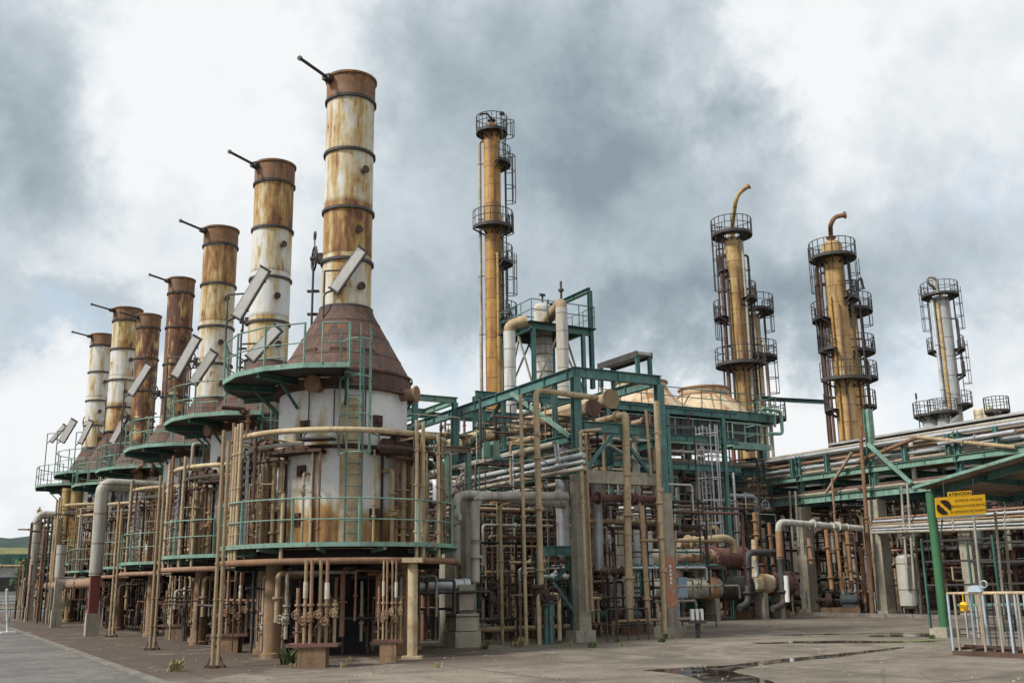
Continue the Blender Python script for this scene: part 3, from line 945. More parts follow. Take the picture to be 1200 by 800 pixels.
    mb.arc(c, 2.65, 5.28, R(F + 20), R(F + 95), 0.07, 24, 8)
    mb.arc(c, 2.35, 5.72, R(F + 24), R(F + 95), 0.10, 24, 8)
    mb.build('steam_ring', 'dark_rust', root)
    # risers outside the walkway
    for a, z1 in ((F - 66, 5.95), (F - 62.5, 6.0), (F - 59, 6.0), (F + 38, 6.0), (F + 42.5, 5.95), (F + 55, 5.75)):
        mb = MB()
        mb.tube([P(a, 3.12, 2.3), P(a, 3.1, z1)], 0.052, 8)
        for z in (3.1, 4.3, 5.2): mb.flange(P(a, 3.1, z), (0, 0, 1), 0.075, 0.05)
        mb.build('riser_pipe', 'buff', root)
    mb = MB()
    mb.tube([P(F - 28, 3.12, 2.3), P(F - 28, 3.1, 4.05)], 0.05, 8)
    mb.build('riser_pipe', 'buff', root)
    # risers on the shell
    rr = random.Random(5)
    for a in (F - 98, F - 92, F - 87, F - 72, F - 66, F - 58, F - 52, F - 26, F - 20.5, F - 15, F + 22, F + 36, F + 41, F + 47, F + 53, F + 60, F + 66, F + 75, F + 82, F + 92):
        mb = MB()
        z1 = rr.uniform(4.6, 5.3)
        r_ = rr.choice((0.035, 0.045, 0.06, 0.08)) if a > F + 25 or a < F - 40 else 0.035
        k = 2.02 + rr.uniform(0, .25)
        if rr.random() < .4: mb.tube([P(a, k, 2.72), P(a, k, z1), P(a, 1.8, z1)], r_, 8)
        else: mb.tube([P(a, k, 2.72), P(a, k, 5.26)], r_, 8)
        for z in (3.3, 4.1): mb.flange(P(a, k, z + rr.uniform(-.3, .3)), (0, 0, 1), r_ * 1.8, 0.05)
        if rr.random() < .45:
            mb.valve(P(a, k, rr.uniform(3.2, 4.4)), (0, 0, 1), max(.035, r_ * .8), (math.cos(R(a)), math.sin(R(a)), 0))
        mb.build('riser_pipe', rr.choice(('buff', 'beige', 'beige', 'rust_pipe')), root)
    # brackets, peep doors, junction boxes and cables
    for a, z in ((F - 40, 3.5), (F - 36, 4.75), (F + 28, 3.6), (F - 78, 3.7), (F + 70, 3.5), (F - 34, 5.95), (F + 30, 6.1)):
        mb = MB()
        mb.box(P(a, 1.83, z), (0.09, 0.26, 0.30), R(a))
        mb.cyl(P(a, 1.85, z), P(a, 1.95, z), 0.07, 10)
        mb.build('peep_door', 'dark_rust', root)
    mb = MB()
    for a in (F - 30, F - 8, F + 18):
        mb.tube([P(a, 1.86, 6.9), P(a, 1.86, 5.8), P(a + 5, 2.4, 5.6), P(a + 5, 2.4, 5.2)], 0.018, 5)
    mb.box(P(F - 18, 2.2, 5.52), (0.9, 0.5, 0.05), R(F + 72))
    mb.box(P(F - 30, 2.3, 5.62), (0.12, 0.12, 0.25), R(F + 62))
    mb.build('cable_tray', 'dark_steel', root)
    for a, z in ((F - 22, 7.0), (F + 62, 6.95)):
        mb = MB()
        d = V(math.cos(R(a)), math.sin(R(a)), 0)
        mb.cyl(P(a, 1.75, z), P(a, 2.25, z), 0.17, 14)
        mb.flange(P(a, 2.25, z), d, 0.24, 0.06)
        mb.build('manway', 'rust_pipe', root)
    # slimmer risers crowding round the shell between the walkway and the upper ring
    rr = random.Random(31)
    for k in range(44):
        side = rr.choice((-1, 1, 1))
        a = F + side * rr.uniform(46, 150)
        k_ = rr.uniform(2.05, 2.95)
        z0, z1 = rr.choice((2.8, 2.8, 3.6)), rr.uniform(4.6, 6.0)
        r_ = rr.choice((.022, .03, .04, .055, .085))
        mb = MB()
        pts = [P(a, k_, z0), P(a, k_, z1)]
        if k % 3 == 0: pts += [P(a + side * rr.uniform(8, 25), k_, z1)]
        elif k % 3 == 1: pts += [P(a, 1.8, z1)]
        mb.tube(pts, r_, 7)
        for q in range(rr.choice((1, 2, 3))): mb.flange(P(a, k_, rr.uniform(z0 + .2, z1 - .2)), (0, 0, 1), r_ * 1.8, .05)
        if k % 4 == 0: mb.valve(P(a, k_, rr.uniform(3.3, 4.3)), (0, 0, 1), max(.035, r_ * .8), (math.cos(R(a)), math.sin(R(a)), 0))
        mb.build('riser_pipe', rr.choice(('dark_rust', 'rust_pipe', 'beige', 'buff', 'rust_pipe', 'dark_steel', 'grey_pipe')), root)
    for k in range(22):
        a = F + rr.choice((-1, 1, -1)) * rr.uniform(48, 125)
        z1 = rr.uniform(3.9, 6.3)
        r_ = rr.choice((.022, .03, .04, .05))
        mb = MB()
        pts = [P(a, rr.uniform(2.75, 3.15), rr.choice((2.35, 2.85))), None]
        pts[1] = V(pts[0].x, pts[0].y, z1)
        if k % 2: pts.append(P(a + rr.choice((-12, 12)), 2.6, z1))
        mb.tube(pts, r_, 7)
        for q in range(3): mb.flange(pts[0].lerp(pts[1], rr.uniform(.1, .9)), (0, 0, 1), r_ * 1.7, .05)
        mb.build('riser_pipe', rr.choice(('beige', 'beige', 'rust_pipe', 'dark_rust', 'grey_pipe')), root)
    for q0, q1, z, rr_, r_ in ((28, 100, 5.45, 2.2, .13), (-105, -50, 5.5, 2.3, .11), (34, 95, 5.05, 2.5, .06), (-110, -40, 5.0, 2.55, .05)):
        mb = MB()
        mb.arc(c, rr_, z, R(F + q0), R(F + q1), r_, 18, 10)
        for q in range(4): mb.flange(P(F + q0 + (q1 - q0) * (q + .5) / 4, rr_, z), (-math.sin(R(F + q0 + (q1 - q0) * (q + .5) / 4)), math.cos(R(F + q0 + (q1 - q0) * (q + .5) / 4)), 0), r_ * 1.6, .06)
        mb.build('manifold_arc', 'dark_rust', root)
    # pipes to the burners, hung under the floor
    rr = random.Random(8)
    for k in range(34):
        mb = MB()
        a = rr.uniform(0, 360)
        q = P(a, rr.uniform(1.4, 2.9), 0)
        z1 = rr.uniform(1.7, 2.3)
        r_ = rr.choice((.03, .04, .05, .07))
        d = P(a + rr.choice((-40, 40, 90)), rr.uniform(.6, 2.6), 0) - q
        L_ = [q + V(0, 0, rr.choice((.1, .5, .9))), q + V(0, 0, z1), q + d * .6 + V(0, 0, z1)]
        if k % 2: L_.append(L_[-1] + V(0, 0, -rr.uniform(.3, 1.2)))
        mb.tube(L_, r_, 7)
        mb.flange(L_[0].lerp(L_[1], .5), (0, 0, 1), r_ * 1.9, .05)
        if k % 3 == 0: mb.valve(L_[0].lerp(L_[1], .3), (0, 0, 1), max(.04, r_), (math.cos(R(a)), math.sin(R(a)), 0))
        mb.build('burner_pipe', rr.choice(('dark_rust', 'dark_rust', 'rust_pipe', 'dark_steel', 'beige', 'grey_pipe')), root)
    # stair stringer with treads at the side
    mb = MB()
    for k in range(11):
        mb.box(P(F - 74, 2.75, 2.9 + k * 0.22), (0.25, 0.75, 0.03), R(F - 74))
    for s in (-8, 8):
        mb.bar(P(F - 74 + s, 2.75, 2.8), P(F - 74 + s, 2.75, 5.2), 0.05, 0.1)
    mb.build('step_rack', 'galv', root)
    return root


FX = 10.05
FURN = [
    (FX, 27.55, 'tallest looking furnace at the row end beside the concrete pier, its stack ochre and grey'),
    (10.08, 35.7, 'second furnace of the row, its stack white below and ochre above'),
    (10.05, 43.7, 'third furnace of the row, between two furnaces, with a streaked cream and ochre stack'),
    (10.08, 51.9, 'fourth furnace of the row, with a slim stack almost wholly dark with rust'),
    (9.95, 59.9, 'fifth furnace of the row, with a short slim stack rusted dark above and ochre below'),
    (10.0, 68.3, 'sixth furnace of the row, with a thick pale stack next to the short dark one'),
    (9.7, 76.9, 'last furnace of the row, farthest from the camera, with the smallest looking stack'),
]
f1 = make_furnace(FURN[0][:2], FURN[0][2])
furn = [f1]
TOPS = {1: (195, 'stack_pale', 1.0), 2: (270, 'stack_worn', 1.0), 3: (328, 'stack_dark', .88), 4: (370, 'stack_dark', .88), 5: (363, 'stack_worn', 1.14), 6: (393, 'stack_pale', 1.05)}
for i in range(1, 7):
    x, y, lab = FURN[i]
    o = dup(f1, (x, y, 0), lab)
    top = zAt(x, y, TOPS[i][0])
    sc = 1.0
    if i >= 5:
        sc = 1.2
        o.scale = (1.06, 1.06, 1.2)
    vr = random.Random(200 + i)
    for ch in list(o.children):
        if ch.name.startswith('stack'):
            zs = (top / sc - 9.56) / (16.92 - 9.56)
            ch.scale = (TOPS[i][2], TOPS[i][2], zs)
            ch.location.z = 9.56 - 9.56 * zs
            ch.material_slots[0].link = 'OBJECT'
            ch.material_slots[0].material = MAT[TOPS[i][1]]
        if ch.name.startswith('damper_wheel'): ch.rotation_euler.z = vr.uniform(-.5, .5)
        if ch.name.startswith(('riser_pipe', 'peep_door', 'burner_pipe', 'manifold_arc')):
            if vr.random() < .22:
                for g_ in list(ch.children): bpy.data.objects.remove(g_)
                bpy.data.objects.remove(ch)
                continue
            ch.rotation_euler.z = R(vr.uniform(-14, 14))
        if ch.name.startswith('manway'): ch.rotation_euler.z = R(vr.uniform(-30, 30))
    furn.append(o)


# lamps on poles at the furnace platforms
def tube_light(center, axis, length, label, foot=None, wd=0.30):
    c = Vector(center)
    ax = Vector(axis).normalized()
    side = V(0.87, -0.49, 0)
    side = (side - ax * side.dot(ax)).normalized()
    nrm = ax.cross(side)
    t = thing('tube_light', label, 'lamp', c, 'long box lamps on the furnace platforms')
    M = Matrix((side, nrm, ax)).transposed()
    mb = MB()
    mb.box(c, (wd, 0.13, length), rot=M)
    mb.build('housing', 'sheet_grey', t)
    mb = MB()
    f_ = -1 if nrm.y > 0 else 1
    mb.box(c + nrm * (0.072 * f_), (wd - 0.06, 0.014, length - 0.08), rot=M)
    mb.build('diffuser', 'lamp_white', t)
    mb = MB()
    for q in (-.3, .3): mb.box(c - nrm * (.085 * f_) + ax * (q * length), (wd + .08, .04, .06), rot=M)
    mb.build('mounting_strap', 'dark_rust', t)
    mb = MB()
    for s in (-1, 1):
        mb.box(c + ax * (s * (length / 2 + 0.012)), (wd + .05, 0.17, 0.04), rot=M)
    mb.box(c + side * (wd / 2 + 0.012), (0.02, 0.16, length), rot=M)
    mb.build('end_cap', 'dark_steel', t)
    if foot is not None:
        f = Vector(foot)
        mb = MB()
        e = c - ax * (length * .5)
        mb.tube([f, Vector((f.x, f.y, e.z - .1)), e], 0.03, 7, bend=.2)
        mb.cyl(Vector((f.x, f.y, e.z - .1)), Vector((f.x, f.y, c.z)), 0.028, 6)
        mb.cyl(Vector((f.x, f.y, c.z)), c, 0.028, 6)
        mb.build('pole', 'dark_steel', t)
    return t


RV, UPV = V(0.87, -0.493, 0), V(0, 0, 1)
LIT = []


def lamp_px(x0, y0, x1, y1, d, label, foot_z, wd=.30, d2=None):
    a, b = onD(x0, y0, d), onD(x1, y1, d2 or d)
    c = (a + b) / 2
    f = Vector((a.x - 0.25, a.y + 0.1, foot_z))
    tube_light(c, b - a, (b - a).length, label, f, wd)


lamp_px(391, 340, 425, 292, 29.3, 'pale box lamp tilted across the stack of the front furnace', 7.3)
lamp_px(277, 372, 311, 315, 29.6, 'raised grey box lamp in front of the second stack, above another box lamp', 7.3)
lamp_px(293, 420, 326, 384, 29.3, 'lower pale box lamp leaning over the railing of the front furnace platform', 7.3)
lamp_px(205, 441, 231, 395, 35.5, 'grey box lamp tilted in front of the dark rusted fourth stack', 7.3)
lamp_px(226, 449, 251, 412, 36.0, 'grey box lamp tilted across the foot of the third stack', 7.3)
lamp_px(153, 462, 175, 427, 44.0, 'white box lamp tilted in front of the short dark fifth stack', 7.3)
lamp_px(131, 519, 147, 489, 60.0, 'white box lamp crossing over the farthest dark hoods, next to the ochre stack foot', 8.85, .34)
lamp_px(120, 507, 135, 484, 66.0, 'small white box lamp over the dark hoods, middle one of the crossing white lamps', 8.85, .36)
lamp_px(146, 492, 126, 484, 68.0, 'small white box lamp leaning the other way among the white lamps over the dark hoods', 8.85, .36)
lamp_px(72, 517, 87, 492, 66.0, 'grey box lamp at the far end of the outermost platform', 8.85, .42)
lamp_px(60, 517, 76, 498, 68.0, 'thin framed box lamp above the outermost platform railing', 8.85, .25)
lamp_px(94, 519, 107, 493, 64.0, 'white box lamp on the platform of the last furnace beside its hood', 8.85, .30)

# fuel gas valve stands under the furnaces
def valve_stand(c, label):
    c = Vector((c[0], c[1], 0))
    t = thing('valve_stand', label, 'valve stand', c, 'valve stands under the furnaces')
    mb = MB()
    mb.box(c + V(0, 0, .22), (0.62, 0.5, 0.44), R(-29))
    mb.build('plinth', 'stained_concrete', t)
    mb = MB()
    mb.box(c + V(0, 0, .475), (1.15, 0.6, 0.07), R(-29))
    mb.build('drip_tray', 'maroon', t)
    rt = V(0.875, -0.485, 0)
    fr = V(-0.485, -0.875, 0)
    rj = random.Random(int(c.x * 100) + int(c.y * 10))
    for k, (dx, z1) in enumerate(((-.38, 1.9), (-.22, 2.34), (-.06, 2.34), (0.12, 2.34), (0.30, 2.34), (0.42, 1.6))):
        mb = MB()
        b = c + rt * (dx + rj.uniform(-.04, .04)) + fr * rj.uniform(-.12, .16)
        z1 = z1 - (rj.uniform(0, .5) if z1 < 2.3 else 0)
        mb.tube([b + V(0, 0, .5), b + V(0, 0, z1)], 0.042, 8)
        mb.valve(b + V(0, 0, 0.8 + rj.uniform(0, .6)), (0, 0, 1), 0.042, fr)
        mb.flange(b + V(0, 0, 1.35), (0, 0, 1), .075, .05)
        p = mb.build('valve_pipe', 'beige' if k % 2 else 'rust_pipe', t)
        if k in (1, 4):
            mb = MB()
            zi = rj.uniform(1.4, 1.6)
            mb.cyl(b + V(0, 0, zi), b + V(0, 0, zi + .36), 0.058, 10)
            mb.build('insulation', 'insul' if k != 2 else 'buff', p)
    mb = MB()
    mb.tube([c + rt * -.42 + V(0, 0, .75), c + rt * .42 + V(0, 0, .75)], 0.035, 8)
    mb.tube([c + rt * -.42 + V(0, 0, 1.15), c + rt * .42 + V(0, 0, 1.15)], 0.03, 8)
    mb.tube([c + rt * .35 + V(0, 0, .55), c + rt * .35 + V(0, 0, .9), c + rt * .2 + fr * .2 + V(0, 0, 1.0), c + rt * .05 + fr * .2 + V(0, 0, .85), c + rt * .05 + V(0, 0, .5)], 0.022, 6)
    mb.build('cross_pipe', 'dark_rust', t)
    return t


vs0 = valve_stand(onZ(367, 781)[:2], 'rusty valve stand on a plinth under the front of the nearest furnace')
for k, (px, py, lab) in enumerate([(268, 764, 'valve stand under the second furnace, behind the post with a cross foot'), (205, 748, 'valve stand under the third furnace'),
                                   (455, 775, 'valve stand with small tray beside the buff leg of the nearest furnace')]):
    v = dup(vs0, onZ(px, py), lab)
    if k == 3 or px == 455: v.scale = (.62, .62, 1.0)

# pipe posts standing before the furnaces
def pipe_post(c, z1, label, n=2):
    c = Vector((c[0], c[1], 0))
    t = thing('pipe_post', label, 'pipe stand', c, 'pipe posts before the furnaces')
    mb = MB()
    rt = V(0.875, -0.485, 0)
    for k in range(n):
        b = c + rt * (k * .13 - .065)
        mb.tube([b, b + V(0, 0, z1 - k * .25)], 0.045, 8)
        for z in (.7, 1.5, 2.3): mb.flange(b + V(0, 0, z), (0, 0, 1), .062, .04)
    mb.build('pipe', 'beige', t)
    mb = MB()
    mb.box(c + V(0, 0, .03), (0.45, 0.16, 0.06), R(-29))
    mb.box(c + V(0, 0, .032), (0.16, 0.36, 0.05), R(-29))
    for s in (-1, 1): mb.bar(c + rt * s * .18 + V(0, 0, .05), c + V(0, 0, .5), .03, .03)
    mb.build('foot', 'dark_rust', t)
    return t


pipe_post(onZ(252, 782)[:2], 5.4, 'twin beige pipe post with a cross foot, nearest one before the second furnace')
pipe_post(onZ(178, 761)[:2], 5.2, 'twin beige pipe post before the third furnace')
pipe_post(onZ(130, 746)[:2], 5.2, 'twin beige pipe post beside the dull red duct foot')
mb = MB()
q = onZ(483, 771)
mb.cyl(q, q + V(0, 0, 2.3), 0.125, 14)
mb.box(q + V(0, 0, .03), (0.5, 0.5, 0.06), R(-29))
mb.box(q + V(0, 0, 2.36), (0.5, 0.5, 0.12), R(-29))
tag(mb.build('support_post', 'buff'), 'buff steel support post with base plate under the nearest furnace walkway', 'post')
# header ends of each furnace run on to the ducts
mb = MB()
a, b = onY(490, 686, 27.55), onY(549, 684, 27.55)
mb.tube([a - (b - a) * .9, b], 0.16, 16)
mb.flange(a.lerp(b, .9), b - a, .19, .05)
tag(mb.build('cross_pipe', 'galv'), 'bare silver pipe running from under the nearest furnace to the concrete pier', 'pipe')

# tall ducts beyond the furnaces, near the road
def duct(name, pts, r_, mat, label, foot=None, foot_mat='concrete', bands=()):
    P = [Vector(p) for p in pts]
    t = thing(name, label, 'duct', Vector((P[0].x, P[0].y, 0)), 'ducts beside the road')
    mb = MB()
    mb.tube(P, r_, 18, bend=r_ * 1.5)
    mb.build('pipe', mat, t)
    for z in bands:
        mb = MB()
        mb.lathe([(r_, z), (r_ + .02, z), (r_ + .02, z + .9), (r_, z + .9)], (P[0].x, P[0].y, 0), 18)
        mb.build('patch_sleeve', 'rust_pipe', t)
    if foot:
        b = V(P[0].x, P[0].y, 0)
        mb = MB()
        mb.box(b + V(0, 0, foot * .35 / 2), (r_ * 1.9, r_ * 1.9, foot * .35))
        mb.build('plinth', 'concrete', t)
        mb = MB()
        mb.box(b + V(0, 0, foot * .35 + (foot * .65) / 2), (r_ * 1.45, r_ * 1.45, foot * .65))
        mb.build('pedestal', foot_mat, t)
    return t


DX = 6.15
b = onX(107, 738, DX)
duct('vent_duct', [(b.x, b.y, 2.35), (b.x, b.y, onX(107, 575, DX).z), (b.x + 4, b.y + 1.0, onX(107, 575, DX).z)], 0.26, 'clad_grey', 'tall grey clad duct on a dull red pedestal beyond the twin pipe posts', 2.5, 'dull_red')
b = onX(65, 729, DX)
duct('vent_duct', [(b.x, b.y, 4.1), (b.x, b.y, 2.2), (b.x + 4.5, b.y - .6, 2.2)], 0.245, 'clad_grey', 'short grey duct elbow on a concrete foot, nearest of three low ducts beside the road', 2.4)
b = onX(49, 722, DX)
duct('vent_duct', [(b.x + .5, b.y + .6, onX(49, 613, DX).z), (b.x + .5, b.y + .6, 2.2), (b.x + 5, b.y + 1.4, 2.2)], 0.25, 'beige', 'beige duct dropping on a concrete foot, middle one of three ducts beside the road', 2.4)
b = onX(34, 719, DX)
duct('vent_duct', [(b.x, b.y, 2.2), (b.x, b.y, onX(40, 606, DX).z), (b.x + 6, b.y + 1, onX(40, 606, DX).z)], 0.26, 'clad_grey', 'grey duct bending over at the top in an arch, outermost beside the road', 2.4)
mb = MB()
b = onZ(49, 722)
q0, q1 = onX(34, 690, DX), onX(107, 690, DX)
mb.tube([V(DX + .5, q0.y, 2.1), V(DX + .5, q1.y + 2, 2.1)], 0.22, 14)
tag(mb.build('cross_duct', 'rust_pipe'), 'low rusty cross duct linking the feet of the ducts beside the road', 'duct')
for k, (x0, mat) in enumerate(((81, 'tower_ochre'), (92, 'tower_ochre'))):
    p = onD(x0, 557, 66 - 3 * k)
    mb = MB()
    mb.cyl((p.x, p.y, 4.2), (p.x, p.y, 8.2), 0.33, 14)
    tag(mb.build('ochre_duct', mat), ('outer' if k == 0 else 'inner') + ' ochre stub duct hanging under the last furnace platform', 'duct')


# ------------------------------------------------------------------ steel frames
def part_beam(root, p0, p1, w_=0.18, h=0.32, mat='teal', name='beam', ib=True):
    mb = MB()
    (mb.ibeam if ib else mb.bar)(p0, p1, w_, h)
    p0_, p1_ = Vector(p0), Vector(p1)
    L_ = (p1_ - p0_).length
    if ib and L_ > 1.2:
        a_, b_, d_ = MB.frame(p1_ - p0_)
        Mb = Matrix((a_, b_, d_)).transposed()
        n_ = max(2, int(L_ / 1.6))
        for q in range(n_ + 1):
            t_ = min(max(q / n_, .03), .97)
            mb.box(p0_.lerp(p1_, t_), (w_ * .92, h - .045, .014), rot=Mb)
            if q in (0, n_):
                for u in (-.3, 0, .3):
                    for sd in (-1, 1): mb.box(p0_.lerp(p1_, t_) + b_ * (h * u) + d_ * (.09 if q == 0 else -.09) + a_ * (sd * .018), (.03, .035, .035), rot=Mb)
    return mb.build(name, mat, root)


def part_column(root, x, y, z0, z1, w_, mat, name='column'):
    mb = MB()
    mb.ibeam((x, y, z0), (x, y, z1), w_, w_, 0.025)
    return mb.build(name, mat, root)


YF = 27.4
XA, XB = onY(680, 640, YF).x, onY(781, 640, YF).x
ZT = onY(674, 436, YF).z
ZM = onY(720, 502, YF).z           # lower cross beam
ZC = onY(683, 556, YF).z           # where the concrete ends
fr = thing('steel_frame', 'big teal steel pipe frame on concrete columns, one foot of it painted red', 'steel frame', (XA, YF, 0))
Y1 = onX(533, 500, XA).y
Y2 = onX(507, 489, XA).y
BENT = [YF, Y1, Y1 + (Y1 - YF), Y1 + 2 * (Y1 - YF)]
for i, y in enumerate(BENT):
    for k, x in enumerate((XA, XB)):
        cw = 0.43 if i == 0 and k == 0 else 0.40
        zc = ZC if k == 0 else ZC - .5
        mb = MB()
        mb.box((x, y, zc / 2), (cw, cw * .8, zc))
        if i == 0 and k == 0:
            mb.box((x - .05, y + .05, .17), (.72, .6, .34))
        if k == 1:
            mb.prism([(x - .4, y - .35), (x + .4, y - .35), (x + .4, y + .35), (x - .4, y + .35)], 0, .35)
        cc = mb.build('concrete_column', 'concrete', fr)
        if i == 0 and k == 1:
            mb = MB()
            mb.box((x, y, (0.95 + 2.55) / 2), (cw + .02, cw * .8 + .02, 1.6))
            mb.build('red_band', 'red_paint', cc)
            mb = MB()
            for q in range(5): mb.box((x - .02, y - cw * .4 - .014, 1.72 + q * .13), (.075, .004, .085))
            mb.build('stencil', 'white_steel', cc)
        part_column(fr, x, y, zc + .003, ZT - .16, .26, 'teal')
    if i < 4:
        part_beam(fr, (XA - .1, y, ZT), (XB + .1, y, ZT), .2, .34)
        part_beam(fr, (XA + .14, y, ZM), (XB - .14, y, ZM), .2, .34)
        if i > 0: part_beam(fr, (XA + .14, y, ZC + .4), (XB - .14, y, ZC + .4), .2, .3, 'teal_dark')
# concrete cross beam of the first bent
mb = MB()
zcb = onY(725, 560, YF).z
mb.box(((XA + XB) / 2 + .05, YF + .02, zcb), (XB - XA - .42, .3, .40))
mb.build('concrete_beam', 'concrete', fr)
for x in (XA, XB):
    for a, b in zip(BENT[:-1], BENT[1:]):
        part_beam(fr, (x, a + .14, ZT + .003), (x, b - .14, ZT + .003), .2, .34)
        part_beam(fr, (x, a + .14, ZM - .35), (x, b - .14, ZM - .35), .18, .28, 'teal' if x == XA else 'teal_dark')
        part_beam(fr, (x, a + .14, ZC + .15), (x, b - .14, ZC + .15), .18, .26, 'teal_dark')
part_beam(fr, onX(600, 461, XA - .16), onX(668, 511, XA - .16), .12, .12, 'teal_light', 'brace', False)
part_beam(fr, onX(589, 470, XA + .2), onX(546, 530, XA + .2), .10, .12, 'teal_dark', 'brace', False)
part_beam(fr, (XA + .2, YF + .2, ZM - 1.6), (XA + 1.5, YF + .2, ZM - .2), .1, .1, 'teal', 'brace', False)
part_beam(fr, (XB - .2, YF + .2, ZM - 1.6), (XB - 1.5, YF + .2, ZM - .2), .1, .1, 'teal', 'brace', False)
# short posts on the side beam
for px in (566, 590, 650):
    p = onX(px, 470, XA)
    part_column(fr, XA, p.y, ZM - .2, ZT - .17, .14, 'teal')
# raised walkway stub on the top corner
zs = onY(762, 417, YF + 3).z
pw = thing('overhead_walkway', 'small dark roofed walkway raised above the teal frame top corner', 'walkway', (XB, YF + 3, ZT))
mb = MB()
XW = XB - .35
n0, n1 = onX(747, 413, XW - .3), onX(701, 430, XW - .3)
zs = n0.z
mb.box((XW, (n0.y + n1.y) / 2, zs), (.60, n1.y - n0.y, .10))
mb.build('deck', 'sheet_grey', pw)
for s in (-1, 1):
    mb = MB()
    mb.box((XW + s * .32, (n0.y + n1.y) / 2, zs - .04), (.05, n1.y - n0.y, .22))
    mb.build('edge_channel', 'dark_steel', pw)
for y in (n0.y + .08, n1.y - .1):
    for x in (XW - .26, XW + .26):
        mb = MB()
        mb.bar((x, y, ZT + .17), (x, y, zs - .06), .12, .12)
        mb.build('support', 'teal_dark', pw)

# a second, older frame between the furnaces and the big frame
f2 = thing('steel_frame', 'low green steel pipe support behind the nearest furnace walkway, with two thin legs', 'steel frame', (14.5, 31, 0))
zg = onY(535, 530, 31).z
for px in (524, 549):
    p = onY(px, 600, 31)
    part_column(f2, p.x, 31, 0, zg, .16, 'teal_light')
    part_column(f2, p.x, 35, 0, zg, .16, 'teal_dark')
pa, pb = onY(515, 530, 31), onY(552, 530, 31)
for y in (31, 35): part_beam(f2, (pa.x, y, zg + .1), (pb.x, y, zg + .1), .16, .2, 'sheet_brown')
f3 = thing('steel_frame', 'light green flat topped steel frame behind the hood of the nearest furnace', 'steel frame', (14.2, 37, 0))
z3 = onY(510, 470, 36).z
for px in (486, 533):
    p = onY(px, 500, 36)
    for y in (36, 42): part_column(f3, p.x, y, 0, z3, .2, 'teal')
pa, pb = onY(484, 470, 36), onY(535, 472, 36)
for y in (36, 39, 42): part_beam(f3, (pa.x, y, z3 + .1), (pb.x, y, z3 + .1), .18, .24, 'teal_light')
for x in (pa.x, pb.x): part_beam(f3, (x, 36, z3 + .103), (x, 42, z3 + .103), .18, .24, 'teal_light')
part_beam(f3, (pa.x, 36, z3), (pb.x, 42, z3), .1, .1, 'green_post', 'brace', False)

# ------------------------------------------------------------------ pipes
NPIPE = [0]


def pipe(pts, r, mat, label, group=None, n=10, flanges=(), valves=(), bend=None, name='pipe', cat='pipe'):
    mb = MB()
    P = [Vector(p) for p in pts]
    mb.tube(P, r, n, bend=bend)
    rc = random.Random(int(P[0].x * 917 + P[0].y * 131 + r * 1e4))
    for a, b in zip(P[:-1], P[1:]):
        ll = (b - a).length
        s_ = rc.uniform(.5, 1.4)
        while s_ < ll - .4 and ll < 14:
            q = a.lerp(b, s_ / ll)
            k_ = rc.random()
            mb.flange(q, b - a, r * (1.14 if k_ < .6 else 1.3), rc.choice((.03, .05, .10)))
            if k_ > .8: mb.box(q + V(0, -r * 1.3, 0), (r * .9, r * .9, r * 1.4))
            s_ += rc.uniform(.7, 1.9)
    L = [(a, b) for a, b in zip(P[:-1], P[1:])]
    for seg, t in flanges:
        a, b = L[seg]
        mb.flange(a.lerp(b, t), b - a, r * 1.7, max(.05, r * .5))
    for seg, t, up in valves:
        a, b = L[seg]
        mb.valve(a.lerp(b, t), b - a, r * .95, up)
    return tag(mb.build(name, mat), label, cat, group)


def ypipe(Y, pix, r, mat, label, **k): return pipe([onY(px, py, Y) for px, py in pix], r, mat, label, **k)
def xpipe(X, pix, r, mat, label, **k): return pipe([onX(px, py, X) for px, py in pix], r, mat, label, **k)


# pier and the two pipes turning down on it
pr = thing('concrete_pier', 'stubby concrete block pier under the big silver elbow pipe', 'pier', onZ(546, 758))
b = onZ(546, 758)
mb = MB()
mb.box(b + V(0, .2, .22), (.82, .72, .44), 0)
mb.box(b + V(0, .2, .70), (.74, .66, .48), 0)
mb.build('block_base', 'block', pr)
mb = MB()
mb.box(b + V(0, .2, 1.35), (.46, .5, .80), 0)
mb.build('upper_block', 'concrete', pr)
mb = MB()
for z in (.86, 1.02): mb.box(b + V(0, .2, z), (.78, .70, .03))
mb.build('strap', 'dark_steel', pr)
ypipe(27.6, [(557, 683), (557, 581), (664, 581)], .135, 'clad_grey', 'thick silver beige pipe rising from the pier and turning along under the teal frame', n=16, flanges=((0, .3),), bend=.42)
ypipe(28.3, [(535, 662), (535, 581), (552, 579), (662, 591)], .135, 'clad_grey', 'thick beige pipe just behind the silver elbow pipe, bending at the walkway end', n=16, bend=.42)
mb = MB()
p = onY(549, 690, 28.6)
mb.box((p.x, 28.6, 2.2), (.34, .4, 4.4))
tag(mb.build('concrete_post', 'concrete'), 'plain concrete post behind the silver elbow pipe', 'post')
p = onY(525, 690, 30)
mb = MB()
mb.box((p.x, 30, 1.6), (.42, .42, 3.2))
tag(mb.build('concrete_post', 'concrete'), 'short concrete post in the shade between furnace and pier', 'post')

